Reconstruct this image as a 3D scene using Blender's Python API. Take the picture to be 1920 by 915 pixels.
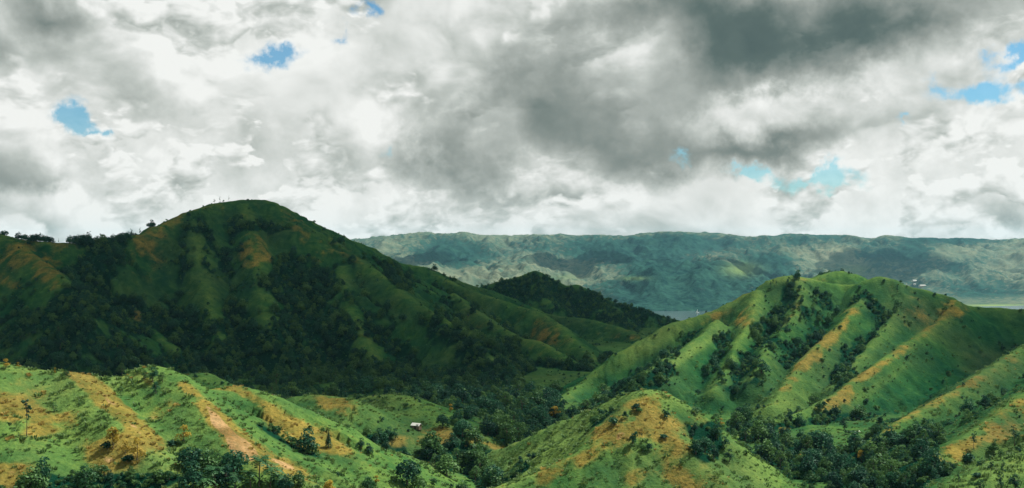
import bpy, math, random
import numpy as np

# ------------------------------------------------------------------ camera, sky, sun, exposure
scene = bpy.context.scene
for o in list(bpy.data.objects): bpy.data.objects.remove(o)
F, CX, CY, CAMZ = 2059.0, 960.0, 457.5, 280.0      # photograph pixels: focal length, centre; camera height over the lake
cam_d = bpy.data.cameras.new('camera'); cam = bpy.data.objects.new('camera', cam_d)
scene.collection.objects.link(cam); scene.camera = cam
cam_d.sensor_width = 36.0; cam_d.lens = 36.0 * F / 1920.0
cam_d.clip_start = 0.5; cam_d.clip_end = 60000.0
cam.location = (0, 0, CAMZ); cam.rotation_euler = (math.radians(90), 0, 0)

SUN_AZ, SUN_EL = math.radians(60), math.radians(55)     # clockwise from +Y (straight ahead), above the horizon
TOSUN = np.array([math.cos(SUN_EL)*math.sin(SUN_AZ), math.cos(SUN_EL)*math.cos(SUN_AZ), math.sin(SUN_EL)])
sun_d = bpy.data.lights.new('sun', 'SUN'); sun = bpy.data.objects.new('sun', sun_d)
scene.collection.objects.link(sun)
sun_d.energy = 5.0; sun_d.angle = math.radians(0.53); sun_d.color = (1.0, 0.95, 0.85)
from mathutils import Vector, Matrix
sun.rotation_euler = Vector(TOSUN).to_track_quat('Z', 'Y').to_euler()
sun.location = Vector(TOSUN) * 3000

scene.view_settings.view_transform = 'Standard'; scene.view_settings.look = 'None'
scene.view_settings.exposure = 0.7; scene.view_settings.gamma = 1.0
scene.view_settings.use_curve_mapping = False
cy = scene.cycles
cy.use_denoising = True
try: cy.denoiser = 'OPENIMAGEDENOISE'; cy.denoising_prefilter = 'ACCURATE'
except Exception: pass
cy.max_bounces = 5; cy.diffuse_bounces = 2; cy.glossy_bounces = 2; cy.transmission_bounces = 3
cy.volume_bounces = 1; cy.transparent_max_bounces = 16
cy.sample_clamp_indirect = 2.0; cy.sample_clamp_direct = 6.0
cy.use_adaptive_sampling = True; cy.adaptive_threshold = 0.006; cy.adaptive_min_samples = 48

# ---- node expression helper: Ex wraps a socket (or number) so that maths can be written as maths
class Ex:
    def __init__(s, nt, v): s.nt, s.v = nt, v
    def _m(s, op, *a):
        n = s.nt.nodes.new('ShaderNodeMath'); n.operation = op
        for i, q in enumerate((s,) + a):
            q = q.v if isinstance(q, Ex) else q
            if isinstance(q, (int, float)): n.inputs[i].default_value = q
            else: s.nt.links.new(q, n.inputs[i])
        return Ex(s.nt, n.outputs[0])
    def __add__(s, o): return s._m('ADD', o)
    __radd__ = __add__
    def __sub__(s, o): return s._m('SUBTRACT', o)
    def __rsub__(s, o): return Ex(s.nt, o)._m('SUBTRACT', s)
    def __mul__(s, o): return s._m('MULTIPLY', o)
    __rmul__ = __mul__
    def __truediv__(s, o): return s._m('DIVIDE', o)
    def __pow__(s, o): return s._m('POWER', o)
    def mx(s, o): return s._m('MAXIMUM', o)
    def mn(s, o): return s._m('MINIMUM', o)
    def exp(s): return s._m('EXPONENT')
    def clamp(s, a=0.0, b=1.0): return s.mx(a).mn(b)
    def smooth(s, a, b):
        n = s.nt.nodes.new('ShaderNodeMapRange'); n.interpolation_type = 'SMOOTHSTEP'
        s.nt.links.new(s.v, n.inputs['Value'])
        n.inputs['From Min'].default_value = a; n.inputs['From Max'].default_value = b
        return Ex(s.nt, n.outputs['Result'])
def xyz(nt, x, y, z):
    n = nt.nodes.new('ShaderNodeCombineXYZ')
    for i, q in enumerate((x, y, z)):
        q = q.v if isinstance(q, Ex) else q
        if isinstance(q, (int, float)): n.inputs[i].default_value = q
        else: nt.links.new(q, n.inputs[i])
    return n.outputs[0]
def noise(nt, vec, scale, detail=4.0, rough=0.5, lac=2.0, dist=0.0, col=False):
    n = nt.nodes.new('ShaderNodeTexNoise'); n.noise_dimensions = '3D'
    nt.links.new(vec, n.inputs['Vector'])
    n.inputs['Scale'].default_value = scale; n.inputs['Detail'].default_value = detail
    n.inputs['Roughness'].default_value = rough; n.inputs['Lacunarity'].default_value = lac
    n.inputs['Distortion'].default_value = dist
    return n.outputs['Color'] if col else Ex(nt, n.outputs[0])
def vor(nt, vec, scale, detail=0.0, rough=0.5, smooth=0.6):
    n = nt.nodes.new('ShaderNodeTexVoronoi'); n.feature = 'SMOOTH_F1'
    nt.links.new(vec, n.inputs['Vector'])
    n.inputs['Scale'].default_value = scale; n.inputs['Detail'].default_value = detail
    n.inputs['Roughness'].default_value = rough; n.inputs['Smoothness'].default_value = smooth
    n.normalize = True
    return Ex(nt, n.outputs['Distance'])
def mixc(nt, fac, a, b):
    n = nt.nodes.new('ShaderNodeMix'); n.data_type = 'RGBA'; n.clamp_factor = True
    for i, q in ((0, fac), (6, a), (7, b)):
        q = q.v if isinstance(q, Ex) else q
        if isinstance(q, (int, float)): n.inputs[i].default_value = q
        elif isinstance(q, tuple): n.inputs[i].default_value = q + (1.0,)
        else: nt.links.new(q, n.inputs[i])
    return n.outputs[2]

# ------------------------------------------------------------------ world: clear sky behind broken cumulus
def build_world():
    w = bpy.data.worlds.new('World'); scene.world = w; w.use_nodes = True
    nt = w.node_tree; nt.nodes.clear()
    out = nt.nodes.new('ShaderNodeOutputWorld'); bg = nt.nodes.new('ShaderNodeBackground')
    nt.links.new(bg.outputs[0], out.inputs[0]); bg.inputs[1].default_value = 0.1
    sky = nt.nodes.new('ShaderNodeTexSky'); sky.sky_type = 'NISHITA'; sky.sun_disc = False
    sky.sun_elevation = SUN_EL; sky.sun_rotation = SUN_AZ
    sky.air_density = 1.0; sky.dust_density = 0.3; sky.ozone_density = 2.0; sky.altitude = 300
    tc = nt.nodes.new('ShaderNodeTexCoord'); d = tc.outputs['Generated']
    sp = nt.nodes.new('ShaderNodeSeparateXYZ'); nt.links.new(d, sp.inputs[0])
    x, y, z = (Ex(nt, sp.outputs[i]) for i in range(3))
    def vm(op, a, b, c=None, scale=None):
        n = nt.nodes.new('ShaderNodeVectorMath'); n.operation = op
        for i, q in enumerate((a, b, c)):
            if q is None: continue
            if isinstance(q, tuple): n.inputs[i].default_value = q
            else: nt.links.new(q, n.inputs[i])
        return n.outputs[0]
    # directions of the sky ahead, unrolled: tangent of the bearing, tangent of the elevation
    ys = y.mx(0.25); pl = xyz(nt, x/ys, z/ys, 0.0)
    front = y.smooth(0.2, 0.45)
    def spot(px, py, sx, sy, rot=0.0, kind='QUADRATIC_SPHERE'):
        """soft oval (radius sx, sy in photograph pixels) around a direction of the sky"""
        m = nt.nodes.new('ShaderNodeMapping'); m.vector_type = 'TEXTURE'; nt.links.new(spot.src, m.inputs[0])
        m.inputs['Location'].default_value = ((px-CX)/F, (CY-py)/F, 0)
        m.inputs['Rotation'].default_value = (0, 0, math.radians(rot)); m.inputs['Scale'].default_value = (sx/F, sy/F, 1)
        g = nt.nodes.new('ShaderNodeTexGradient'); g.gradient_type = kind; nt.links.new(m.outputs[0], g.inputs[0])
        return Ex(nt, g.outputs['Fac'])
    def total(lst, kind='QUADRATIC_SPHERE'):
        t = None
        for wgt, s in lst:
            e = spot(*s, kind=kind); e = e if wgt == 1.0 else e*wgt
            t = e if t is None else t + e
        return t*front
    wobble = noise(nt, d, 13.0, 4.0, 0.55, col=True)
    spot.src = vm('MULTIPLY_ADD', vm('SUBTRACT', wobble, (0.5, 0.5, 0.5)), (0.085, 0.05, 0.0), vm('MULTIPLY_ADD', vm('SUBTRACT', noise(nt, d, 45.0, 5.0, 0.6, col=True), (0.5, 0.5, 0.5)), (0.050, 0.034, 0.0), pl))

    def cfield(sc, flat, det, seed, eps, rough=0.5, wamt=0.5, lift=(0.45, 0.15, 0.85)):
        """lumpy cumulus field at a direction, and the same a step nearer to the light"""
        v = xyz(nt, x + seed, y + seed*0.37, z*flat)
        wv = vm('MULTIPLY_ADD', vm('SUBTRACT', noise(nt, v, sc*1.1, 2.0, 0.5, col=True), (0.5, 0.5, 0.5)), (wamt/sc,)*3, v)
        def at(vec):
            n = noise(nt, vec, sc, det, rough)
            q = nt.nodes.new('ShaderNodeTexVoronoi'); q.feature = 'F1'; q.normalize = True
            nt.links.new(vec, q.inputs['Vector']); q.inputs['Scale'].default_value = sc*VS; q.inputs['Detail'].default_value = 2.0
            q.inputs['Roughness'].default_value = 0.62; q.inputs['Lacunarity'].default_value = 2.1
            d1 = Ex(nt, q.outputs['Distance'])
            return n + (0.11 - d1*d1)*CF_V
        return at(wv), at(vm('ADD', wv, (lift[0]*eps, lift[1]*eps, lift[2]*eps*flat)))
    CF_V, VS = 0.75, 1.9
    low = z.smooth(0.13, 0.03)                         # towards the skyline the clouds are farther and smaller

    holes = total([(1.0, (512, 110, 116, 42, 14)), (1.05, (128, 222, 66, 60, -30)), (0.8, (170, 246, 60, 34, -8)), (1.3, (1826, 164, 150, 48, 6)),
                   (1.25, (1900, 94, 120, 46, 14)), (0.7, (684, 12, 50, 34, 0)), (0.45, (655, 55, 34, 44, -20)), (1.25, (1530, 334, 150, 50, -4)),
                   (0.95, (1405, 318, 72, 32, 0)), (0.75, (1290, 288, 70, 34, 0)), (0.45, (745, 292, 40, 46, 0)), (0.45, (1722, 230, 50, 20, 0))])
    # heaped clouds, the far and small ones behind the near and big ones; a lump is bright where little of it lies towards the sun
    def heap(under, sc, flat, seed, eps, thr, edge, base, gain, k, fade=None):
        f0, f1 = cfield(sc, flat, 6.0, seed, eps, 0.53)
        m = (f0 if fade is None else f0 + fade).smooth(thr, thr + edge)
        lit = base + ((f1 - (thr - 0.03)).mx(0.0)*-k).exp()*gain + (f0 - f1)*1.1
        return under + (lit - under)*m, f0, m
    broad = noise(nt, d, 3.0, 2.0, 0.5)
    bank = 0.82 + low*0.05 - (broad - 0.5)*0.3 + (noise(nt, d, 20.0, 6.0, 0.58) - 0.5)*0.75
    w1, a0, m1 = heap(bank, 17.0, 1.7, 3.3, 0.013, 0.46, 0.08, 0.63, 0.32, 7.0)
    w2, b0, m2 = heap(w1, 7.5, 1.45, 7.9, 0.028, 0.47, 0.08, 0.60, 0.31, 6.0, low*-0.05)
    white, c0, m3 = heap(w2, 3.8, 1.3, 12.4, 0.05, 0.50, 0.10, 0.59, 0.30, 5.0, low*-0.15)
    bmask = (m1 + m2 + m3)*0.4
    # smooth thick bases of the nearest clouds
    dark = total([(0.62, (1390, 105, 740, 260, 13)), (0.42, (1430, 95, 360, 110, 13)), (0.45, (1720, 30, 460, 100, 9)), (0.36, (1000, 200, 380, 190, -30)),
                  (0.62, (862, 315, 170, 130, -50)), (0.45, (1200, 0, 380, 100, 0)), (0.14, (1190, 240, 260, 80, -5)), (0.40, (1440, 270, 400, 62, 7)),
                  (0.70, (105, 35, 290, 110, -22)), (0.45, (10, 300, 180, 85, 0)), (0.46, (1875, 398, 120, 60, -20)), (0.30, (640, 315, 220, 70, -15)),
                  (0.28, (330, 215, 280, 70, -25)), (0.25, (1905, 235, 70, 70, 0)), (0.30, (60, 350, 270, 50, 0)),
                  (-0.40, (1440, 220, 170, 55, 10)), (-0.26, (1225, 110, 150, 100, 0)), (-0.25, (800, 95, 190, 110, 0))], 'SPHERICAL')
    soft = noise(nt, d, 7.0, 6.0, 0.5)
    dk = (dark*(0.92 + (soft - 0.5)*2.0 + (c0 - 0.5)*0.8) + ((b0 - 0.5)*0.6 + (a0 - 0.5)*0.4)*dark.mn(0.35)).clamp(0.0, 1.3)
    cover = dk.smooth(0.04, 0.62)
    b = (white + (0.63 - white)*cover*0.85 - dk.smooth(0.05, 1.05)*0.50 - z.smooth(0.20, 0.55)*0.36).clamp(0.12, 0.94)
    hn = noise(nt, d, 26.0, 7.0, 0.62)
    alpha = (0.74 + (hn - 0.5)*3.0*holes.mn(0.35)*2.8 + (a0 - 0.5)*0.9*holes.smooth(0.0, 0.2) - holes*1.35).smooth(-0.32, 0.56)
    alpha = alpha.mx(0.06 + low*0.22)
    ramp = nt.nodes.new('ShaderNodeValToRGB'); nt.links.new(b.v, ramp.inputs[0])       # warm white tops, grey-green bases
    cr = ramp.color_ramp; cr.elements[0].position = 0.0; cr.elements[0].color = (0.04, 0.075, 0.08, 1)
    cr.elements[1].position = 1.0; cr.elements[1].color = (0.95, 0.96, 0.93, 1)
    for p, c in ((0.2, (0.11, 0.155, 0.145)), (0.40, (0.29, 0.325, 0.30)), (0.62, (0.51, 0.545, 0.51)), (0.80, (0.74, 0.76, 0.73))):
        el_ = cr.elements.new(p); el_.color = c + (1,)
    up = vm('MULTIPLY', ramp.outputs[0], (6.25, 6.25, 6.25))
    blue = vm('MULTIPLY', sky.outputs[0], (0.34, 0.58, 0.64))
    nt.links.new(mixc(nt, alpha, blue, up), bg.inputs[0])
    w.cycles.sampling_method = 'MANUAL'; w.cycles.sample_map_resolution = 512
build_world()

# ------------------------------------------------------------------ helpers: numpy noise, photograph pixel -> point
rng = np.random.default_rng(11); random.seed(11)
def P3(px, py, D): return np.array([(px-CX)/F*D, D, CAMZ + (CY-py)/F*D])
def topix(x, y, z):
    yy = np.maximum(y, 1.0)
    return CX + x/yy*F, CY - (z-CAMZ)/yy*F
_perm = np.random.default_rng(5).permutation(512); _perm = np.concatenate([_perm, _perm, _perm])
_ang = np.random.default_rng(6).random(512)*2*np.pi; _gx, _gy = np.cos(_ang), np.sin(_ang)
def perlin(x, y):
    xi = np.floor(x).astype(np.int64); yi = np.floor(y).astype(np.int64); xf = x-xi; yf = y-yi
    xi &= 511; yi &= 511
    u = xf*xf*xf*(xf*(xf*6-15)+10); v = yf*yf*yf*(yf*(yf*6-15)+10)
    def g(ix, iy, fx, fy):
        h = _perm[_perm[ix & 511] + (iy & 511)]; return _gx[h]*fx + _gy[h]*fy
    a = g(xi, yi, xf, yf); b = g(xi+1, yi, xf-1, yf); c = g(xi, yi+1, xf, yf-1); d = g(xi+1, yi+1, xf-1, yf-1)
    return (a + u*(b-a) + v*((c + u*(d-c)) - (a + u*(b-a))))*1.5
def fbm(x, y, wl, octs=4, rough=0.5, seed=0.0):
    t = np.zeros_like(x); a = 1.0; s = 1.0/wl; n = 0.0
    for i in range(octs):
        t += a*perlin(x*s + seed + 17.3*i, y*s - seed*0.7 + 9.1*i); n += a; a *= rough; s *= 2.03
    return t/n
def ridged(x, y, wl, octs=5, rough=0.5, seed=0.0):
    t = np.zeros_like(x); a = 1.0; s = 1.0/wl; n = 0.0; w = 1.0
    for i in range(octs):
        r = 1.0 - np.abs(perlin(x*s + seed + 31.7*i, y*s + seed*1.3 - 7.9*i)); r = r*r*w
        t += a*r; n += a; w = np.clip(r*1.6, 0, 1); a *= rough; s *= 2.07
    return t/n
def sstep(a, b, x):
    t = np.clip((x-a)/(b-a), 0, 1); return t*t*(3-2*t)

# ------------------------------------------------------------------ the hills: crest lines read off the photograph (px, py) at a distance in metres
MOUNTAIN, PEAK, RIGHT, KNOLL, FORE, VALLEY = range(6)
CRESTS = [
 # group, slope of the flanks, rounding of the crest, gully depth, points
 (MOUNTAIN, .68, 10, 1.0, [(-420,420,860),(-200,430,855),(0,439,850),(20,444,848),(60,451,845),(100,454,847),(130,455,850),(200,456,870),(260,440,900),(300,424,930),(350,399,960),(400,382,985),(440,377,1000),(480,375,1010),(510,378,1010),(540,394,1015),(575,414,1020),(620,434,1030),(660,452,1060),(700,470,1100),(740,490,1130),(790,500,1150),(830,515,1170),(880,535,1200),(905,541,1240),(960,560,1300)]),
 (MOUNTAIN, .74, 6, .9, [(285,426,935),(268,455,905),(250,490,870),(238,540,833),(243,580,803),(265,602,785),(300,632,762),(350,680,728)]),
 (MOUNTAIN, .74, 6, .9, [(455,378,1000),(468,430,945),(478,480,905),(490,540,852),(505,600,802),(522,650,765)]),
 (MOUNTAIN, .74, 6, .9, [(580,417,1015),(640,466,975),(700,505,937),(776,564,875),(836,600,832),(885,624,798),(916,662,758),(935,700,722)]),
 (MOUNTAIN, .74, 6, .9, [(800,503,1150),(860,535,1115),(955,568,1058),(1007,585,1020),(1042,606,980),(1077,638,930),(1105,666,888),(1120,680,865)]),
 (MOUNTAIN, .74, 5, .8, [(850,550,1040),(880,575,995),(913,596,958),(969,631,900),(1011,641,868),(1060,669,823),(1095,690,795)]),
 (MOUNTAIN, .50, 8, .7, [(990,575,1270),(1035,590,1250),(1120,602,1220),(1190,625,1150),(1225,642,1090)]),
 (MOUNTAIN, .72, 6, .9, [(-60,444,845),(20,450,838),(60,480,806),(100,510,772),(135,545,742),(160,600,708)]),
 (MOUNTAIN, .72, 6, .9, [(360,400,960),(372,470,900),(385,540,845),(400,600,800),(425,660,758)]),
 (MOUNTAIN, .72, 6, .9, [(620,440,1020),(640,510,930),(655,570,870),(680,630,812),(715,690,755)]),
 (MOUNTAIN, .5, 8, .6, [(330,722,510),(350,708,505),(372,700,500),(400,716,488)]),
 (PEAK, .66, 5, 1.2, [(800,560,1560),(860,552,1540),(905,537,1500),(940,527,1500),(980,516,1500),(1003,507,1500),(1030,520,1490),(1060,535,1490),(1085,534,1480),(1110,548,1480),(1150,565,1480),(1200,579,1480),(1240,591,1480),(1275,601,1470),(1330,612,1470)]),
 (PEAK, .66, 5, 1.0, [(1010,512,1490),(1020,555,1420),(1050,578,1370)]),
 (PEAK, .66, 5, 1.0, [(1110,550,1475),(1130,585,1390),(1160,605,1330)]),
 (RIGHT, .78, 5, 1.1, [(1010,780,575),(1060,745,610),(1100,712,638),(1152,670,655),(1198,643,665),(1247,611,675),(1284,600,680),(1336,581,690),(1379,565,695),(1405,549,700),(1428,538,700),(1447,525,700),(1470,517,700),(1493,517,700),(1523,522,700),(1559,531,700),(1582,534,700),(1610,532,695),(1628,525,690),(1651,519,690),(1677,526,690),(1700,536,690),(1725,542,690),(1781,557,690),(1815,573,690),(1856,577,690),(1920,579,690),(2100,565,690),(2300,560,690)]),
 (RIGHT, .55, 7, .6, [(1500,536,760),(1530,523,765),(1575,507,770),(1620,524,762)]),
 (RIGHT, .84, 3, 1.0, [(1345,600,665),(1336,611,655),(1297,644,620),(1257,667,598),(1218,694,570),(1180,725,545),(1150,750,525)]),
 (RIGHT, .84, 3, 1.0, [(1500,528,690),(1503,555,672),(1477,607,638),(1447,637,617),(1431,670,594),(1415,705,572)]),
 (RIGHT, .84, 3, 1.0, [(1420,545,690),(1410,590,660),(1385,640,625),(1360,690,592),(1340,730,566)]),
 (RIGHT, .84, 3, 1.0, [(1645,530,688),(1625,550,678),(1592,591,648),(1559,624,626),(1520,663,598),(1493,696,576),(1467,732,553),(1445,760,538)]),
 (RIGHT, .84, 3, 1.0, [(1700,545,684),(1670,600,650),(1630,650,615),(1590,695,585),(1560,725,563)]),
 (RIGHT, .78, 3, .7, [(1790,563,682),(1760,605,655),(1700,644,620),(1657,673,595),(1608,709,568),(1559,745,542),(1536,758,530),(1470,785,507),(1420,802,492),(1370,830,475)]),
 (RIGHT, .78, 3, 1.0, [(2200,500,640),(2050,575,600),(1920,649,540),(1866,684,515),(1819,715,493),(1749,758,465),(1691,789,445),(1648,820,428),(1600,850,415)]),
 (RIGHT, .62, 5, .6, [(2200,590,500),(2050,668,445),(1920,742,395),(1877,773,380),(1831,808,363),(1784,839,350),(1740,866,340)]),
 (RIGHT, .45, 7, .6, [(2200,740,345),(2000,830,322),(1920,862,315),(1850,890,307),(1790,925,300)]),
 (KNOLL, .74, 4, .8, [(850,885,420),(890,868,415),(940,843,413),(1006,817,406),(1060,790,400),(1135,760,392),(1165,745,388),(1195,733,384),(1215,730,380),(1241,735,378),(1271,754,374),(1301,775,370),(1322,795,366),(1335,818,362),(1350,850,360)]),
 (KNOLL, .74, 3, .8, [(1225,740,374),(1245,790,359),(1289,835,344),(1316,868,337),(1349,892,331),(1376,917,326),(1420,960,318)]),
 (KNOLL, .70, 3, .8, [(1195,745,374),(1150,800,354),(1080,850,344),(1000,890,339),(925,918,336),(860,950,333)]),
 (KNOLL, .70, 3, .8, [(1208,745,372),(1198,820,349),(1190,880,336),(1180,950,322)]),
 (FORE, .55, 5, .5, [(-500,640,285),(-250,662,300),(0,682,318),(60,691,322),(120,698,326),(180,706,330),(250,705,335),(272,692,336),(285,686,336),(310,699,332),(340,717,331),(380,732,340),(420,728,350),(447,724,355),(493,739,352),(535,780,344),(590,815,338),(640,842,334)]),
 (FORE, .60, 3, .45, [(130,702,322),(148,720,314),(175,745,306),(205,775,298),(240,812,289),(280,845,282),(330,890,274)]),
 (FORE, .62, 3, .45, [(330,712,329),(365,745,317),(395,780,307),(430,820,296),(465,850,289),(510,876,285),(560,897,283),(600,925,281)]),
 (FORE, .42, 6, .4, [(-60,700,314),(0,760,296),(40,830,280),(70,915,266)]),
 (VALLEY, .50, 6, .5, [(560,746,432),(600,742,432),(640,746,430),(662,757,425),(655,790,414)]),
 (VALLEY, .42, 8, .5, [(670,750,472),(697,744,470),(730,741,466),(765,746,460),(800,771,446),(822,787,440),(850,812,425)]),
 (VALLEY, .40, 6, .5, [(835,794,458),(870,791,456),(910,806,446),(945,829,436)]),
 (VALLEY, .42, 6, .4, [(575,905,332),(600,888,334),(630,881,334),(680,889,331),(700,905,328)]),
 (VALLEY, .30, 8, .5, [(780,745,600),(840,752,590),(900,770,570),(950,790,550)]),
]
def crest_points(pts, step):
    p = np.array([P3(*q) for q in pts])
    # Catmull-Rom through the points, then even steps
    q = np.vstack([2*p[0]-p[1], p, 2*p[-1]-p[-2]]); out = []
    for i in range(1, len(q)-2):
        n = max(2, int(np.linalg.norm(q[i+1][:2]-q[i][:2])/step)); t = np.linspace(0, 1, n, endpoint=False)[:, None]
        a, b, c, d = q[i-1], q[i], q[i+1], q[i+2]
        m1, m2 = (c-a)*.5, (d-b)*.5
        m1 = m1*min(1, np.linalg.norm(c-b)/max(np.linalg.norm(m1), 1e-6)); m2 = m2*min(1, np.linalg.norm(c-b)/max(np.linalg.norm(m2), 1e-6))
        out.append((2*t**3-3*t**2+1)*b + (t**3-2*t**2+t)*m1 + (-2*t**3+3*t**2)*c + (t**3-t**2)*m2)
    out.append(q[-2][None]); return np.vstack(out)
CLINES = [(g, s, w, gd, crest_points(p, 6.0)) for g, s, w, gd, p in CRESTS]

def valley_floor(x, y):
    z = np.interp(y, [0, 300, 500, 650, 900, 1400, 2400, 3950, 4150], [197, 197, 194, 191, 183, 170, 85, 3, -6])
    z = z + np.clip(-x-60, 0, 400)*0.035*(1-sstep(900, 1500, y)) + np.clip(x-150, 0, 400)*0.02*(1-sstep(600, 1200, y))
    return z + 3.0*fbm(x, y, 130.0, 3, 0.5, 3.3)*(1-sstep(2500, 3600, y))

def near_height(x, y):
    """height, hill the point belongs to, how deep in a gully it lies (0..1), height over the bare crest shape"""
    n = x.size
    wx = x + 7.0*fbm(x, y, 60.0, 3, 0.5, 8.1); wy = y + 7.0*fbm(x, y, 60.0, 3, 0.5, 2.7)
    h1 = np.full(n, -1e9); h2 = np.full(n, -1e9); gid = np.full(n, VALLEY)
    acc = np.zeros(n); k = 1.6; gul2 = np.zeros(n); cr = np.zeros(n)
    H = []
    slope_n = 1.0 + 0.22*fbm(x, y, 45.0, 3, 0.5, 5.5)
    for ci, (g, s, w, gd, line) in enumerate(CLINES):
        lo = line[:, :2].min(0) - 330; hi = line[:, :2].max(0) + 330
        sel = np.nonzero((x > lo[0]) & (x < hi[0]) & (y > lo[1]) & (y < hi[1]))[0]
        if sel.size == 0: continue
        sx, sy = wx[sel], wy[sel]; ux, uy = x[sel], y[sel]
        best = np.full(sel.size, -1e9); bd = np.zeros(sel.size); bt = np.zeros(sel.size)
        A, B = line[:-1], line[1:]
        tl = np.concatenate([[0], np.cumsum(np.linalg.norm((B-A)[:, :2], axis=1))])
        # nearer to the crest less wobble, so that the crest line stays where it was read
        for j in range(len(A)):
            ax, ay, az = A[j]; dx, dy, dz = B[j]-A[j]; L2 = dx*dx+dy*dy+1e-9
            t = np.clip(((ux-ax)*dx + (uy-ay)*dy)/L2, 0, 1)
            d2 = (ux-ax-t*dx)**2 + (uy-ay-t*dy)**2
            hh = az + t*dz - s*np.sqrt(d2)
            m = hh > best
            best[m] = hh[m]; bd[m] = np.sqrt(d2[m]); bt[m] = tl[j] + t[m]*math.sqrt(L2)
        zr = best + s*bd
        gl = 30.0 if g in (MOUNTAIN, PEAK) else 15.0
        bt = bt + .9*(ux-sx) + .6*(uy-sy)
        gul = np.abs(perlin(bt/gl + ci*7.7, bd/150.0 + ci*3.1)) + 0.5*np.abs(perlin(bt/(gl*.4) + ci*5.1, bd/70.0))
        prof = s*slope_n[sel]*(np.sqrt(bd*bd + w*w) - w)
        prof = prof*(1.0 - 0.18*sstep(60, 200, bd))
        hh = zr - prof - gd*(8.0 if g in (MOUNTAIN, PEAK) else 6.0)*(0.9 - gul)*sstep(3, 28, bd)*(1-0.5*sstep(120, 220, bd)) + gd*2.0*sstep(4, 40, bd)
        gq = np.clip((0.42-gul)/.42, 0, 1)*sstep(10, 45, bd)
        o1 = h1[sel]; o2 = h2[sel]
        up = hh > o1
        h2[sel] = np.where(up, o1, np.maximum(o2, hh)); h1[sel] = np.where(up, hh, o1)
        gs = gid[sel]; gs[up] = g; gid[sel] = gs; qs = gul2[sel]; qs[up] = gq[up]; gul2[sel] = qs; qs = cr[sel]; qs[up] = np.exp(-(bd[up]/(5.5 if g in (RIGHT, KNOLL) else 8.0))**1.5); cr[sel] = qs
        H.append((sel, hh))
    base = valley_floor(x, y)
    # the viewer's own hill, below the picture
    r = np.hypot(x, y); own = CAMZ - 1.7 - 0.36*np.sqrt(r*r+16) + 1.4 + 2.0*fbm(x, y, 40.0, 2, .5, 1.2)*sstep(10, 40, r)
    base = np.maximum(base, own)
    up = base > h1; h2 = np.where(up, h1, np.maximum(h2, base)); gid[up] = VALLEY; h1 = np.where(up, base, h1)
    for sel, hh in H: acc[sel] += np.exp(np.clip((hh-h1[sel])/k, -40, 0))
    kb = 4.0
    z = h1 + k*np.log(np.maximum(acc, 1.0))
    z = z + 0.5*kb*np.log1p(np.exp(-np.abs(z-base)/kb)*1.0)*0.8
    gully = np.maximum(np.exp(-(h1-h2)/5.0), gul2*.8)
    rough = sstep(0, 14, h1-h2)*0.5 + 0.5
    z = z + (1.3*fbm(x, y, 26.0, 4, 0.5, 4.4) + 0.45*fbm(x, y, 6.0, 3, 0.55, 6.1))*rough*sstep(150, 260, r)
    er = np.choose(gid, [3.0, 3.0, 2.2, 1.2, .8, .6])*(1-cr)*sstep(150, 260, r)
    z = z + er*(ridged(wx, wy, 30.0, 4, .55, 7.0) - .62)*1.6
    return z, gid, gully, cr

FAR_SKY = [(-900,478),(300,480),(480,470),(560,460),(620,452),(660,448),(700,444),(740,441),(785,435),(830,439),(860,435),(920,441),(960,441),(1050,438),(1100,442),(1180,440),(1220,436),(1290,434),(1350,437),(1400,444),(1470,439),(1570,440),(1640,447),(1660,442),(1700,446),(1760,447),(1800,446),(1860,449),(1920,448),(2100,445),(2900,445)]
def far_height(x, y):
    ang = CX + x/np.maximum(y, 1)*F
    D0 = 8200.0 + 500*fbm(x, y*0.0, 1500.0, 3, .5, 1.0)
    sk = np.interp(ang, [p[0] for p in FAR_SKY], [p[1] for p in FAR_SKY])
    ztop = CAMZ + (CY-sk)/F*8200.0 + 9*fbm(x, y*0+3.3, 420.0, 3, .5, 2.2) + 9*(ridged(x, y*0+7.7, 150.0, 3, .5, 1.2)-.6)
    shore = 4585.0 + 60*fbm(x, y*0, 700.0, 3, .5, 3.0) + np.clip(x-1000, 0, 1500)*0.32
    t = np.clip((y-shore)/(D0-shore), 0, 1)
    mean = ztop*(0.30*sstep(-.03, .17, t)*np.clip(1-sstep(1100, 1900, x)*.95, .05, 1) + 0.50*t**1.2*np.clip(1-(1-sstep(.15, .4, t))*sstep(1100, 1900, x), 0, 1) + 0.20*sstep(.6, 1, t) + .3*sstep(.3, .8, t)*sstep(1100, 1900, x)*.95)
    wx = x + 160*fbm(x, y, 700.0, 3, .5, 9.0); wy = y + 160*fbm(x, y, 700.0, 3, .5, 4.0)
    rg = ridged(wx, wy*0.34, 620.0, 6, 0.55, 2.0) - 0.60
    rg2 = ridged(wx, wy*.5, 230.0, 4, 0.55, 6.0) - 0.55
    env = sstep(-0.03+.15*sstep(1100, 1900, x), .14+.23*sstep(1100, 1900, x), t)*(1-sstep(.90, 1.0, t)*0.85)
    z = mean + env*(105*rg + 62*rg2) + 13*fbm(x, y*.6, 75.0, 3, .6, 5.0)*sstep(.03, .1, t)
    z = np.minimum(z, CAMZ + (CY - (sk - 2 + 10*(1-t)))/F*y + 0*x)      # nothing in front overtops the far crest
    z = np.where(y > D0, ztop - (y-D0)*0.06, z)
    z = np.where(y < shore, np.minimum(-0.05*(shore-y), -1.0), np.maximum(z, 1.0 + 3*sstep(0, .02, t)))
    return z

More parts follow.
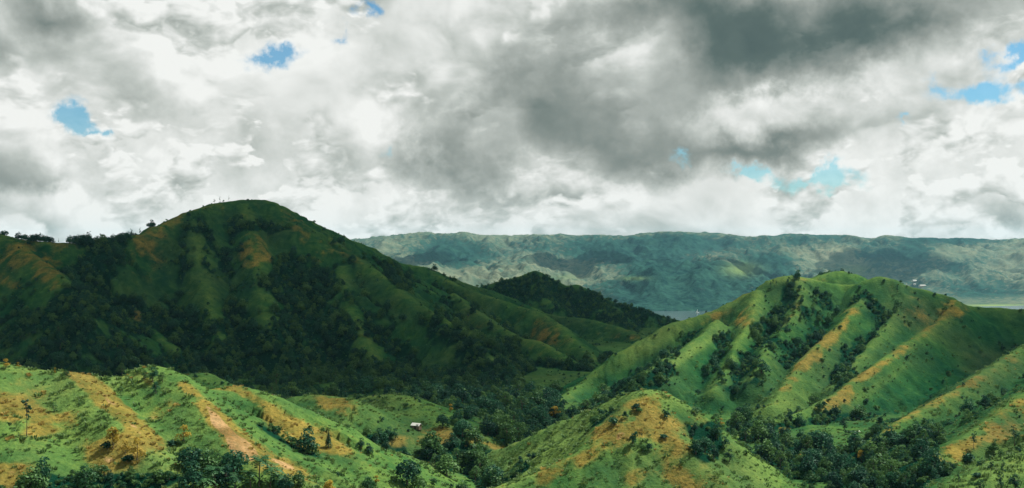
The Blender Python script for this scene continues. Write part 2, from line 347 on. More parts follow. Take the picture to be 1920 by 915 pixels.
# ------------------------------------------------------------------ terrain mesh: rings round the viewpoint, finer where it is nearer
def near_grid():
    r = np.concatenate([np.linspace(1.5, 225, 46, endpoint=False), np.exp(np.arange(math.log(225), math.log(1950), 0.0034))])
    th = np.radians(np.linspace(-38, 38, 1010)); return r, th
def to_mesh(name, verts, faces):
    me = bpy.data.meshes.new(name); me.vertices.add(len(verts)); me.vertices.foreach_set('co', verts.astype(np.float32).ravel())
    me.loops.add(faces.size); me.loops.foreach_set('vertex_index', faces.astype(np.int32).ravel())
    me.polygons.add(len(faces)); k = faces.shape[1]
    me.polygons.foreach_set('loop_start', np.arange(0, faces.size, k, dtype=np.int32)); me.polygons.foreach_set('loop_total', np.full(len(faces), k, np.int32))
    me.polygons.foreach_set('use_smooth', np.ones(len(faces), bool))
    me.update(calc_edges=True); return me
def link(o): scene.collection.objects.link(o); return o
def put_attr(me, name, vals):
    a = me.attributes.new(name, 'FLOAT', 'POINT'); a.data.foreach_set('value', vals.astype(np.float32))
# ------------------------------------------------------------------ heights, what grows where
R_, TH = near_grid(); NR, NT = len(R_), len(TH)
GX = (R_[:, None]*np.sin(TH)[None]).ravel(); GY = (R_[:, None]*np.cos(TH)[None]).ravel()
GZ, GID, GUL, CRST = near_height(GX, GY)
PXv, PYv = topix(GX, GY, GZ)
# old field terraces: steps along the contour
_tm = np.zeros(GX.size)
for px_, py_, rx_, ry_, g_ in ((375, 785, 34, 36, FORE), (395, 810, 26, 22, FORE), (610, 765, 40, 22, VALLEY), (770, 815, 50, 26, VALLEY), (900, 822, 50, 12, VALLEY), (1350, 598, 60, 22, RIGHT), (1530, 545, 70, 16, RIGHT), (1470, 740, 30, 30, RIGHT), (1200, 800, 60, 26, KNOLL)):
    _tm = np.maximum(_tm, (GID == g_)*np.exp(-((PXv-px_)/rx_)**2 - ((PYv-py_)/ry_)**2))
_st = np.where(GID == FORE, 1.7, 1.5); _q = GZ/_st + .35*fbm(GX, GY, 30., 2, .5, 3.); _fr = _q - np.floor(_q)
GZ = GZ + _tm*_st*.85*(sstep(.35, .95, _fr) - _fr)
PXv, PYv = topix(GX, GY, GZ)
elev = ((GZ-CAMZ)/GY).reshape(NR, NT)
RUNMAX = np.maximum.accumulate(elev, axis=0)
VIS = (elev >= RUNMAX - 0.004).ravel()

def hit(px, py, skip=None):
    """ground point seen at a photograph pixel"""
    t = math.atan((px-CX)/F); j = (t-TH[0])/(TH[1]-TH[0]); j0 = int(np.clip(math.floor(j), 0, NT-2)); f = j-j0
    e = elev[:, j0]*(1-f) + elev[:, j0+1]*f; want = (CY-py)/F
    k = np.nonzero((e >= want) & (R_ > 150))[0]
    if len(k) == 0: k = np.array([int(np.argmax(np.where(R_ > 150, e, -9)))])
    i = k[0]; a = 0.0
    if i > 0 and e[i] > e[i-1] and e[i] >= want > e[i-1]: a = (want-e[i-1])/(e[i]-e[i-1])
    else: a = 1.0
    r = R_[i-1] + a*(R_[i]-R_[i-1]); return ground(r*math.sin(t), r*math.cos(t))
def ground(x, y):
    r = math.hypot(x, y); t = math.atan2(x, y)
    i = int(np.clip(np.searchsorted(R_, r)-1, 0, NR-2)); a = (r-R_[i])/(R_[i+1]-R_[i])
    j = (t-TH[0])/(TH[1]-TH[0]); j0 = int(np.clip(math.floor(j), 0, NT-2)); f = j-j0
    Z = GZ.reshape(NR, NT)
    z = (Z[i, j0]*(1-f)+Z[i, j0+1]*f)*(1-a) + (Z[i+1, j0]*(1-f)+Z[i+1, j0+1]*f)*a
    return Vector((x, y, float(z)))

def patches(lst):
    """cover patches of the land, each an oval read off the photograph on the hill it lies on"""
    out = np.zeros(GX.size)
    for g, px, py, rx, ry, rot, val in lst:
        a = math.radians(rot)
        dx, dy = PXv-px, PYv-py
        if g >= 0: ok = (np.abs(dx) < rx*2.2+ry*2.2) & (np.abs(dy) < ry*2.2+rx*2.2) & (GID == g)
        else: ok = (np.abs(dx) < rx*2.2+ry*2.2) & (np.abs(dy) < ry*2.2+rx*2.2)
        q1 = (dx[ok]*math.cos(a) + dy[ok]*math.sin(a))/rx; q2 = (-dx[ok]*math.sin(a) + dy[ok]*math.cos(a))/ry
        out[ok] += val*np.exp(-(q1*q1+q2*q2)**1.4*0.9)
    return out
M, PK, RT, KN, FO, VA = range(6)
n1 = fbm(GX, GY, 38.0, 4, .55, 12.0); n2 = fbm(GX, GY, 11.0, 3, .55, 22.0); n3 = fbm(GX, GY, 70.0, 3, .5, 32.0)
crest = 1.0 - GUL
dry_p = patches([
 (FO,165,715,40,9,25,.9),(FO,190,745,50,14,40,1.1),(FO,235,775,60,13,48,1.0),(FO,270,810,50,16,30,.9),(FO,300,770,26,30,60,.6),
 (FO,300,735,40,10,40,.6),(FO,95,795,45,22,-10,.9),(FO,20,760,40,60,70,.7),(FO,15,890,26,50,90,.8),(FO,205,855,50,34,10,.8),(FO,240,835,30,26,0,.6),
 (FO,360,735,34,9,35,.7),(FO,395,775,62,15,46,1.0),(FO,450,830,62,18,45,1.2),(FO,530,868,60,16,30,1.0),(FO,410,728,34,7,0,.5),(FO,480,750,55,8,28,.6),(FO,560,805,70,18,20,.9),(FO,585,830,60,14,15,.9),
 (VA,630,757,38,18,20,1.1),(VA,620,815,30,14,0,.6),(VA,830,820,30,16,10,.5),(VA,900,830,50,18,10,.5),(VA,935,840,22,14,0,.7),(VA,850,740,16,9,20,.8),
 (VA,640,893,62,14,6,1.2),(VA,600,905,30,14,0,.8),(VA,720,830,40,14,0,.4),(VA,785,820,50,20,0,.4),(VA,810,870,20,24,60,.4),
 (KN,1210,762,40,16,-30,.7),(KN,1190,790,50,30,-60,.9),(KN,1125,815,45,20,-50,1.0),(KN,1165,830,22,36,20,.8),(KN,1080,868,60,14,-20,1.0),(KN,1030,895,30,14,-30,.8),(KN,1250,800,60,30,30,.7),(KN,1240,840,46,26,0,.8),(KN,1190,895,32,15,-20,.8),(KN,1275,895,52,20,25,.8),(KN,1310,790,20,14,40,.5),(KN,1325,880,30,10,50,.4),
 (RT,1395,575,28,24,-60,1.0),(RT,1330,600,40,8,-28,.7),(RT,1370,600,34,16,0,.7),(RT,1550,527,60,7,8,.6),(RT,1475,590,20,40,30,.5),(RT,1560,632,70,14,-50,.9),(RT,1600,600,30,30,-40,.5),(RT,1480,720,50,14,-52,.9),(RT,1520,670,50,14,-48,.8),
 (RT,1680,665,80,10,-36,.7),(RT,1615,708,60,9,-36,.8),(RT,1575,750,42,14,-25,1.1),(RT,1690,560,60,24,15,.5),(RT,1790,580,44,22,15,.9),(RT,1720,600,50,24,0,.4),
 (RT,1790,735,90,10,-31,.7),(RT,1690,790,60,8,-35,.8),(RT,1870,700,60,16,-30,.5),(RT,1900,765,70,18,-35,.7),(RT,1900,800,60,24,-20,.9),(RT,1795,845,50,22,-25,1.0),(RT,1850,815,40,20,-20,.6),(RT,1470,808,24,10,0,.8),(RT,1620,860,20,8,0,.7),
 (M,30,480,50,36,20,.7),(M,95,510,30,40,-30,.9),(M,15,530,28,12,20,.8),(M,120,460,30,14,0,.6),(M,240,455,30,18,0,.2),(M,270,480,46,40,0,.45),(M,300,430,60,24,-30,.55),(M,420,395,70,18,0,.35),(M,475,480,22,40,90,.9),(M,480,445,26,22,0,.5),(M,560,420,60,20,38,.5),(M,600,470,42,30,55,.6),(M,250,590,26,14,40,.7),(M,60,640,36,40,0,.5),(M,545,625,26,24,0,.6),(M,130,640,16,26,0,.4),(M,690,640,36,20,0,.45),(M,1010,620,46,26,25,.55),(M,1050,640,36,14,30,.5),(M,1160,630,60,14,12,.5),(M,770,710,26,16,20,.5),(M,885,690,16,10,20,.5),(M,1000,660,40,10,20,.4),(M,890,605,26,10,30,.3),(M,660,480,36,14,40,.4),
])
DRY = sstep(.10, 1.0, dry_p*np.choose(GID, [.66, 1., .58, .85, 1.25, 1.])*(0.9 + 1.2*n2 + .9*n1) + 0.30*n1 + .22*n2 + np.choose(GID, [.06, -.1, .02, .12, .18, .08])*crest + np.choose(GID, [.10, 0, .16, .14, .10, .1])*CRST)
soil_p = patches([(FO,405,785,42,9,52,.8),(FO,440,825,52,13,42,1.3),(FO,455,845,30,16,35,1.1),(FO,205,750,26,7,42,.9),(FO,290,790,26,18,50,.5),(FO,530,872,32,9,22,.9),(FO,10,885,12,40,90,.6),(FO,190,862,36,20,0,.7),(FO,255,805,26,6,48,.7),(FO,350,735,20,4,40,.5),
 (KN,1165,818,15,24,20,.6),(KN,1140,800,20,12,-40,.5),(KN,1060,885,30,7,-25,.6),(KN,1250,830,30,10,20,.3),(VA,660,896,30,8,0,.5),(RT,1575,752,24,7,-25,.6),(RT,1860,832,20,14,0,.3),(VA,925,836,30,3,3,.6)])
SOIL = sstep(.42, 1.0, soil_p*(0.9 + 1.3*n2))
forest_p = patches([
 (M,560,540,70,62,0,1.1),(M,420,470,60,60,0,.5),(M,360,500,36,60,80,.5),(M,330,620,150,50,5,.55),(M,480,620,90,40,0,.6),(M,620,650,120,40,0,.7),(M,200,600,90,50,0,.6),(M,200,490,70,50,-25,.9),(M,150,555,50,60,0,.8),(M,60,570,60,46,0,.7),(M,190,455,60,10,0,1.0),(M,40,500,14,26,0,.5),(M,470,428,90,9,0,.8),(M,480,690,160,40,0,.8),(M,700,700,100,30,0,.5),(M,840,620,60,30,30,.7),(M,740,520,50,26,35,.6),(M,870,570,60,16,25,.5),(M,950,640,30,40,0,.6),(M,1000,700,90,24,0,.8),(M,1080,600,60,14,0,.4),(M,890,660,40,30,0,.4),(M,280,680,90,26,0,.6),(M,80,660,110,36,0,.5),
 (M,300,660,22,60,-40,-.9),(M,255,595,40,12,30,-.7),(M,490,590,14,50,-15,-.5),(M,270,500,40,50,0,-.6),
 (PK,1080,570,200,40,8,1.0),(PK,970,540,60,24,0,.4),
 (RT,1460,590,40,50,15,.62),(RT,1420,640,60,46,0,.5),(RT,1540,590,40,50,20,.55),(RT,1500,650,36,40,20,.5),(RT,1380,700,70,40,0,.65),(RT,1610,640,32,46,25,.7),(RT,1580,690,24,40,30,.7),(RT,1250,690,60,26,-30,.6),(RT,1180,730,90,30,-32,.8),(RT,1290,625,40,16,-30,.5),(RT,1640,570,40,40,0,.6),(RT,1670,640,26,26,0,.4),(RT,1340,650,30,20,-30,.5),(RT,1560,820,110,44,0,1.2),(RT,1480,850,60,40,0,.8),(RT,1650,880,130,40,0,1.2),(RT,1740,830,60,20,-25,.7),(RT,1570,512,44,10,0,1.3),(RT,1820,790,70,18,-35,.7),(RT,1700,820,60,14,-35,.6),
 (RT,1750,680,110,60,-35,-.8),(RT,1850,640,80,40,-30,-.8),(RT,1850,850,110,60,-30,-.5),
 (VA,700,830,60,24,0,1.0),(VA,640,800,30,20,0,.5),(VA,860,830,16,40,0,.8),(VA,880,880,110,40,0,1.3),(VA,760,890,90,30,0,1.0),(VA,900,745,110,30,0,1.0),(VA,1000,780,60,30,0,1.0),(VA,960,820,50,20,0,.8),(VA,690,880,40,20,0,.6),(VA,740,770,60,16,0,.3),(VA,1100,780,90,26,-30,.8),(VA,1500,880,160,50,0,1.2),(VA,1400,800,40,30,0,.6),(VA,530,800,40,14,25,.5),(VA,600,850,60,14,18,.7),
 (KN,1130,785,70,9,-28,.7),(KN,960,885,60,14,-28,1.0),(KN,1190,770,14,12,-30,.7),(KN,1320,840,32,40,0,1.2),(KN,1340,800,20,26,0,.8),(KN,1120,790,14,10,0,.5),(KN,1215,840,26,16,0,.7),(KN,1180,830,8,22,0,.5),(KN,1290,800,30,24,30,.4),
 (FO,110,908,140,20,0,1.3),(FO,260,902,80,18,0,1.1),(FO,400,885,60,34,0,1.0),(FO,500,905,60,20,0,1.0),(FO,570,840,60,12,24,.7),(FO,500,805,46,10,35,.6),(FO,335,790,26,36,0,.5),(FO,290,700,16,22,0,.7),
])
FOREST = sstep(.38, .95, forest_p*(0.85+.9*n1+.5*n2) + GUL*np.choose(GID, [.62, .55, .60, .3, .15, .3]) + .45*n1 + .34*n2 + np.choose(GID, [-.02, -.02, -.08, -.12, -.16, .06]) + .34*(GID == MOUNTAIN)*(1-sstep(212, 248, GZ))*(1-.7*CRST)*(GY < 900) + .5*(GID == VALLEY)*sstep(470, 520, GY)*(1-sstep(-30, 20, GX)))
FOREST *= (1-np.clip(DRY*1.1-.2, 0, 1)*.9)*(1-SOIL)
OLIVE = np.clip(np.choose(GID, [.16, .15, .08, .08, .03, .10]) + .55*n3 + .35*n1 + patches([(RT,1690,590,90,40,10,.5),(RT,1860,690,70,40,-30,.5),(RT,1890,800,60,30,-25,.5)]), 0, 1)
lush_p = patches([(RT,1250,690,110,8,-33,1.0),(RT,1230,640,80,14,-32,.8),(RT,1380,560,60,8,-33,.6),(RT,1480,522,60,7,0,.6),(KN,1050,830,110,24,-28,1.0),(KN,1000,870,60,20,-25,.9),(KN,950,905,50,14,-25,.8),(KN,1240,745,60,10,25,.6),(KN,1420,870,60,40,40,.8),(FO,100,740,90,40,0,.5),(FO,240,715,60,14,0,.8),(FO,150,800,70,40,0,.4),(FO,300,850,60,20,0,.7),(RT,1400,850,70,50,30,.8),(RT,1450,770,80,26,-20,.6),(RT,1880,870,100,50,-30,.8),(VA,890,820,50,12,10,.5),(VA,720,760,70,22,10,.3),(RT,1650,720,60,8,-35,.3)])
LUSH = np.clip(lush_p*(.8+.6*n2) + .25*n3 + CRST*np.choose(GID, [.12, 0, .30, .3, .25, .15]) + np.choose(GID, [0, 0, .05, .15, .30, .15]), 0, 1)
DEEP = np.clip(np.choose(GID, [.9, .9, 1.15, .25, .0, .6])*(1-CRST*.9)*(.85+.7*n1+.5*GUL), 0, 1)*(1-.7*np.clip(lush_p, 0, 1))  # deep green flanks; the valley's share paints in cloud shade
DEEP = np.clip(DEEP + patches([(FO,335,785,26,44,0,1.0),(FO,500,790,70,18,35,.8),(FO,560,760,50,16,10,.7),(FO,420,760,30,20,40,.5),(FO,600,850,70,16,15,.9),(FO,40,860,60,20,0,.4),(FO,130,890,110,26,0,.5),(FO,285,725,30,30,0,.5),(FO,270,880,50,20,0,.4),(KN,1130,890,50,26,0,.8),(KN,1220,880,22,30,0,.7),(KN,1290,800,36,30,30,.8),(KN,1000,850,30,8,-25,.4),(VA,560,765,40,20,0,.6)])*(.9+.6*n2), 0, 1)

# ------------------------------------------------------------------ land material: grass, dry grass, bare soil, forest floor
def land_material():
    m = bpy.data.materials.new('land'); m.use_nodes = True; nt = m.node_tree; nt.nodes.clear()
    out = nt.nodes.new('ShaderNodeOutputMaterial'); bs = nt.nodes.new('ShaderNodeBsdfPrincipled'); nt.links.new(bs.outputs[0], out.inputs[0])
    bs.inputs['Roughness'].default_value = 0.9; bs.inputs['Specular IOR Level'].default_value = 0.0
    pos = nt.nodes.new('ShaderNodeNewGeometry').outputs['Position']
    def att(nm):
        a = nt.nodes.new('ShaderNodeAttribute'); a.attribute_name = nm; return Ex(nt, a.outputs['Fac'])
    fine = noise(nt, pos, 0.85, 3.0, 0.65); mid = noise(nt, pos, 0.16, 4.0, 0.6); big = noise(nt, pos, 0.05, 3.0, 0.5)
    st = nt.nodes.new('ShaderNodeMapping'); st.inputs['Scale'].default_value = (0.35, 0.35, 2.2); nt.links.new(pos, st.inputs[0])
    strata = noise(nt, st.outputs[0], 1.0, 3.0, 0.6)
    v = ((mid - 0.5)*2.4 + (big - 0.5)*1.6 + 0.5).clamp()
    g = mixc(nt, v, (0.016, 0.082, 0.024), (0.086, 0.156, 0.034))
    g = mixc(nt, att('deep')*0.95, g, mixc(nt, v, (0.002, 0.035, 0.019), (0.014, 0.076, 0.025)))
    g = mixc(nt, att('lush')*0.8, g, (0.142, 0.214, 0.053))
    g = mixc(nt, att('olive')*0.85, g, mixc(nt, v, (0.020, 0.050, 0.028), (0.066, 0.076, 0.034)))
    dry = mixc(nt, v, (0.120, 0.100, 0.022), (0.270, 0.190, 0.044))
    dry = mixc(nt, ((strata - 0.52)*3.5).clamp(), dry, (0.085, 0.062, 0.018))
    dry = mixc(nt, att('olive')*0.75, dry, (0.090, 0.072, 0.034))
    soil = mixc(nt, v, (0.20, 0.120, 0.045), (0.36, 0.235, 0.115))
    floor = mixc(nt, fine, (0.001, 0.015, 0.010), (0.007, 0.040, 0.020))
    edge = (fine - 0.5)*0.9 + (mid - 0.5)*1.3
    c = mixc(nt, ((att('dry') + edge*0.6).smooth(0.05, 0.95)*0.88), g, dry)
    c = mixc(nt, (att('soil') + edge*0.5).smooth(0.20, 0.75), c, soil)
    c = mixc(nt, ((fine - 0.28)*3.0 + (mid - 0.5)).clamp(), mixc(nt, 0.5, c, (0.012, 0.048, 0.016)), c)
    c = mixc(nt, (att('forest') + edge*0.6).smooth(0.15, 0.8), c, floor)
    nt.links.new(c, bs.inputs['Base Color'])
    bp = nt.nodes.new('ShaderNodeBump'); bp.inputs['Strength'].default_value = 0.9; bp.inputs['Distance'].default_value = 0.55
    nt.links.new((fine + mid*0.8).v, bp.inputs['Height']); nt.links.new(bp.outputs[0], bs.inputs['Normal'])
    return m
LAND = land_material()
def far_material():
    m = bpy.data.materials.new('far_land'); m.use_nodes = True; nt = m.node_tree; nt.nodes.clear()
    out = nt.nodes.new('ShaderNodeOutputMaterial'); bs = nt.nodes.new('ShaderNodeBsdfPrincipled'); nt.links.new(bs.outputs[0], out.inputs[0])
    bs.inputs['Roughness'].default_value = 0.95; bs.inputs['Specular IOR Level'].default_value = 0.0
    pos = nt.nodes.new('ShaderNodeNewGeometry').outputs['Position']
    def att(nm):
        a = nt.nodes.new('ShaderNodeAttribute'); a.attribute_name = nm; return Ex(nt, a.outputs['Fac'])
    fine = noise(nt, pos, 0.030, 4.0, 0.7); mid = noise(nt, pos, 0.007, 4.0, 0.6); big = noise(nt, pos, 0.0016, 3.0, 0.5)
    grass = mixc(nt, ((mid - 0.5)*2.5 + 0.5).clamp(), (0.050, 0.090, 0.062), (0.190, 0.195, 0.125))
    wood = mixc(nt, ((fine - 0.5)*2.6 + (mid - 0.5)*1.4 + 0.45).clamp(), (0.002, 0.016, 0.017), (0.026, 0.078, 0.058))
    c = mixc(nt, ((mid - 0.5)*1.6 + (big - 0.5)*1.2 + (fine - 0.5)*2.2 + 0.06 + (att('forest') - 0.25)*1.0).smooth(-0.35, 0.35), grass, wood)  # far forest mask mixes woods and painted cloud shade
    c = mixc(nt, att('lush')*(fine + 0.35), c, (0.17, 0.24, 0.075))
    nt.links.new(c, bs.inputs['Base Color'])
    bp = nt.nodes.new('ShaderNodeBump'); bp.inputs['Strength'].default_value = 1.0; bp.inputs['Distance'].default_value = 9.0
    nt.links.new((fine + mid*1.5).v, bp.inputs['Height']); nt.links.new(bp.outputs[0], bs.inputs['Normal'])
    return m
FARM = far_material()

# ------------------------------------------------------------------ the land itself, one object for each hill
ii, jj = np.meshgrid(np.arange(NR-1), np.arange(NT-1), indexing='ij')
A = (ii*NT + jj).ravel(); FACES = np.stack([A, A+1, A+NT+1, A+NT], 1)
VERTS = np.stack([GX, GY, GZ], 1)
def grid_normals():
    Pg = VERTS.reshape(NR, NT, 3); du = np.gradient(Pg, axis=0); dv = np.gradient(Pg, axis=1)
    n = np.cross(dv, du); n /= np.linalg.norm(n, axis=2, keepdims=True); n[n[..., 2] < 0] *= -1; return n.reshape(-1, 3)
NORM = grid_normals()
def add_land():
    fid = GID[FACES[:, 0]]
    names = ['mountain', 'back_hill', 'right_hill', 'grassy_knoll', 'foreground_hill', 'valley']
    for g, nm in enumerate(names):
        fc = FACES[fid == g]
        if not len(fc): continue
        used = np.unique(fc); remap = np.zeros(GX.size, np.int64); remap[used] = np.arange(len(used))
        me = to_mesh(nm, VERTS[used], remap[fc])
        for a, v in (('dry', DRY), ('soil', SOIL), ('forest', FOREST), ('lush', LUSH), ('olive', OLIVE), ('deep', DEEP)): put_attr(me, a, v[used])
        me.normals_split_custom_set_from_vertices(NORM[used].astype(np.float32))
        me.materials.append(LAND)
        o = link(bpy.data.objects.new(nm, me)); o['kind'] = 'structure'
    # land beyond: down to the lake, the far shore and the far range
    r = np.concatenate([np.linspace(1900, 4400, 40, endpoint=False), np.exp(np.linspace(math.log(4400), math.log(10500), 300))])
    th = np.radians(np.linspace(-38, 38, 1000)); nr, nt_ = len(r), len(th)
    x = (r[:, None]*np.tan(th)[None]*0.985).ravel(); y = np.repeat(r, nt_)
    z = np.where(y < 4250, np.minimum(valley_floor(x, y) + 14*fbm(x, y, 300.0, 4, .5, 2.0)*(1-sstep(3000, 3900, y)), np.where(y > 3960, -2.0, 999)), far_height(x, y))
    i2, j2 = np.meshgrid(np.arange(nr-1), np.arange(nt_-1), indexing='ij'); a = (i2*nt_ + j2).ravel()
    fc = np.stack([a, a+1, a+nt_+1, a+nt_], 1)
    # drop the first rows to below the near land so the two sheets never lie in one plane
    z = z - 6*(1-sstep(1900, 2100, y))
    px, py = topix(x, y, z)
    def far_patch(lst):
        o = np.zeros(x.size)
        for cx_, cy_, rx, ry, v in lst: o += v*np.exp(-(((px-cx_)/rx)**2 + ((py-cy_)/ry)**2))
        return o
    wood_shade = far_patch([(830,470,60,22,.8),(870,480,50,18,.6),(1130,465,110,24,.8),(1220,490,70,30,.6),(1300,455,90,14,.9),(1330,540,130,44,1.5),(1260,560,100,34,1.5),(1440,500,40,20,.9),(1450,490,26,16,.7),(1520,450,80,10,.5),(1660,475,60,18,.9),(1720,475,30,22,.7),(1780,450,90,8,.8),(1790,500,20,16,.5),(1830,490,30,10,.4),(1840,545,120,20,.5),(1400,560,80,20,.6)])  # dark woods, with cloud shade over the range painted in as wood
    lu = far_patch([(1190,522,24,3,.6),(1390,505,30,12,.8),(1060,520,30,6,.25),(1600,508,30,10,.5),(1870,573,80,2.5,1.0)])
    me = to_mesh('far_range', np.stack([x, y, z], 1), fc)
    put_attr(me, 'forest', np.clip(wood_shade, 0, 1)); put_attr(me, 'lush', np.clip(lu, 0, 1)); me.materials.append(FARM)
    o = link(bpy.data.objects.new('far_range', me)); o['kind'] = 'structure'
    return x, y, z
FARXYZ = add_land()

# ------------------------------------------------------------------ the lake
def water_material():
    m = bpy.data.materials.new('water'); m.use_nodes = True; nt = m.node_tree; bs = nt.nodes['Principled BSDF']
    bs.inputs['Base Color'].default_value = (0.05, 0.08, 0.085, 1); bs.inputs['Roughness'].default_value = 0.16; bs.inputs['IOR'].default_value = 1.33
    pos = nt.nodes.new('ShaderNodeNewGeometry').outputs['Position']
    bp = nt.nodes.new('ShaderNodeBump'); bp.inputs['Strength'].default_value = 0.35; bp.inputs['Distance'].default_value = 0.5
    nt.links.new(noise(nt, pos, 0.08, 4.0, 0.6).v, bp.inputs['Height']); nt.links.new(bp.outputs[0], bs.inputs['Normal'])
    return m
me = to_mesh('lake', np.array([[-3200, 3700, 0], [3600, 3700, 0], [3600, 5300, 0], [-3200, 5300, 0]], float), np.array([[0, 1, 2, 3]]))
me.materials.append(water_material()); o = link(bpy.data.objects.new('lake', me)); o['kind'] = 'structure'

# ------------------------------------------------------------------ plant materials
def leaf_material(name, dark, light, trans=0.30, gold=None):
    m = bpy.data.materials.new(name); m.use_nodes = True; nt = m.node_tree; nt.nodes.clear()
    out = nt.nodes.new('ShaderNodeOutputMaterial')
    oi = nt.nodes.new('ShaderNodeObjectInfo'); rnd = Ex(nt, oi.outputs['Random'])
    pos = nt.nodes.new('ShaderNodeNewGeometry').outputs['Position']
    n = noise(nt, pos, 0.9, 2.0, 0.6)
    c = mixc(nt, ((n - 0.5)*2.2 + rnd*0.9 + 0.05).clamp(), dark, light)
    d = nt.nodes.new('ShaderNodeBsdfDiffuse'); t = nt.nodes.new('ShaderNodeBsdfTranslucent'); gl = nt.nodes.new('ShaderNodeBsdfGlossy')
    gl.inputs['Roughness'].default_value = 0.55; gl.inputs['Color'].default_value = (0.5, 0.6, 0.5, 1)
    nt.links.new(c, d.inputs[0]); nt.links.new(c, t.inputs[0])
    mx = nt.nodes.new('ShaderNodeMixShader'); mx.inputs[0].default_value = trans
    nt.links.new(d.outputs[0], mx.inputs[1]); nt.links.new(t.outputs[0], mx.inputs[2])
    m2 = nt.nodes.new('ShaderNodeMixShader'); m2.inputs[0].default_value = 0.03
    nt.links.new(mx.outputs[0], m2.inputs[1]); nt.links.new(gl.outputs[0], m2.inputs[2])
    nt.links.new(m2.outputs[0], out.inputs[0]); return m
LEAF_DARK = leaf_material('leaf_dark', (0.004, 0.038, 0.026), (0.024, 0.105, 0.050))
LEAF_MID = leaf_material('leaf_mid', (0.018, 0.078, 0.028), (0.085, 0.180, 0.046), 0.35)
LEAF_GOLD = leaf_material('leaf_gold', (0.260, 0.185, 0.018), (0.480, 0.340, 0.045), 0.40)
LEAF_PALM = leaf_material('leaf_palm', (0.016, 0.066, 0.026), (0.050, 0.140, 0.045), 0.25)
BLADE = leaf_material('grass_blade', (0.055, 0.125, 0.034), (0.125, 0.200, 0.055), 0.45)
BLADE_DRY = leaf_material('grass_blade_dry', (0.220, 0.165, 0.040), (0.380, 0.270, 0.070), 0.45)
def bark_material(name='bark', c1=(0.045, 0.033, 0.024), c2=(0.13, 0.10, 0.075)):
    m = bpy.data.materials.new(name); m.use_nodes = True; nt = m.node_tree; bs = nt.nodes['Principled BSDF']
    bs.inputs['Roughness'].default_value = 0.9
    pos = nt.nodes.new('ShaderNodeTexCoord').outputs['Object']
    nt.links.new(mixc(nt, noise(nt, pos, 3.0, 4.0, 0.6), c1, c2), bs.inputs['Base Color']); return m
BARK = bark_material()

# ------------------------------------------------------------------ plant meshes (about unit-free metres, base at z = 0)
def leaf_cards(centres, normals, size, rs, narrow=0.62):
    """small pointed leaf clusters: one four-cornered face each"""
    n = len(centres)
    a = rs.normal(size=(n, 3)); a -= (a*normals).sum(1, keepdims=True)*normals; a /= np.linalg.norm(a, axis=1, keepdims=True)+1e-9
    b = np.cross(normals, a); s = size*rs.uniform(.6, 1.35, (n, 1))
    bend = normals*s*rs.uniform(-.25, .1, (n, 1))
    v = np.stack([centres - a*s*.5 + bend, centres + b*s*narrow*.5, centres + a*s*.55 + bend, centres - b*s*narrow*.5], 1).reshape(-1, 3)
    return v, np.arange(4*n).reshape(-1, 4)
def crown_mesh(name, lobes, n, size, seed, mat, fill=0.55, up=0.35):
    rs = np.random.default_rng(seed); lob = np.array(lobes, float); w = lob[:, 3]**2; w /= w.sum()
    k = rs.choice(len(lob), n, p=w); d = rs.normal(size=(n, 3)); d /= np.linalg.norm(d, axis=1, keepdims=True)
    d[:, 2] = np.where(d[:, 2] < -0.55, -d[:, 2], d[:, 2])
    rad = lob[k, 3]*(fill + (1-fill)*rs.random(n)**.5)*(1 + .16*np.sin(d[:, 0]*5+seed)*np.cos(d[:, 1]*6+k))
    flat = lob[k, 4] if lob.shape[1] > 4 else np.ones(n)
    c = lob[k, :3] + d*rad[:, None]*np.stack([np.ones(n), np.ones(n), flat], 1)
    nm = d + rs.normal(size=(n, 3))*.55 + np.array([0, 0, up]); nm /= np.linalg.norm(nm, axis=1, keepdims=True)
    v, f = leaf_cards(c, nm, size, rs); v[:, 2] = np.maximum(v[:, 2], 0.02)
    me = to_mesh(name, v, f); me.polygons.foreach_set('use_smooth', np.zeros(len(f), bool)); me.materials.append(mat); return me
def tube(path, rad, sides=6):
    p = np.array(path, float); n = len(p); t = np.gradient(p, axis=0); t /= np.linalg.norm(t, axis=1, keepdims=True)
    ref = np.where(np.abs(t[:, 2:3]) > .9, np.array([[1., 0, 0]]), np.array([[0, 0, 1.]]))
    a = np.cross(t, ref); a /= np.linalg.norm(a, axis=1, keepdims=True); b = np.cross(t, a)
    ang = np.linspace(0, 2*np.pi, sides, endpoint=False)
    v = (p[:, None] + np.array(rad)[:, None, None]*(np.cos(ang)[None, :, None]*a[:, None] + np.sin(ang)[None, :, None]*b[:, None])).reshape(-1, 3)
    f = [[i*sides+j, i*sides+(j+1) % sides, (i+1)*sides+(j+1) % sides, (i+1)*sides+j] for i in range(n-1) for j in range(sides)]
    return v, np.array(f)
def join(parts):
    vs, fs, o = [], [], 0
    for v, f in parts: vs.append(v); fs.append(f+o); o += len(v)
    return np.vstack(vs), np.vstack(fs)
def trunk_mesh(name, h, r, limbs, seed, mat=None, lean=0.0):
    rs = np.random.default_rng(seed)
    path = [[lean*q*h + .05*h*math.sin(q*4+seed)*q, .04*h*math.sin(q*3+seed*2)*q, h*q] for q in np.linspace(0, 1, 6)]
    parts = [tube(path, np.interp(np.linspace(0, 1, 6), [0, .1, 1], [r*1.5, r, r*.45]))]
    for lx, ly, lz in limbs:
        q0 = rs.uniform(.5, .9); s = np.array([np.interp(q0*h, [p[2] for p in path], [p[k] for p in path]) for k in range(3)])
        e = np.array([lx, ly, lz]); mid = (s+e)*.5 + np.array([0, 0, .06*h])
        parts.append(tube([s, mid, e], [r*.5, r*.34, r*.12], 5))
    v, f = join(parts); me = to_mesh(name, v, f); me.materials.append(mat or BARK); return me

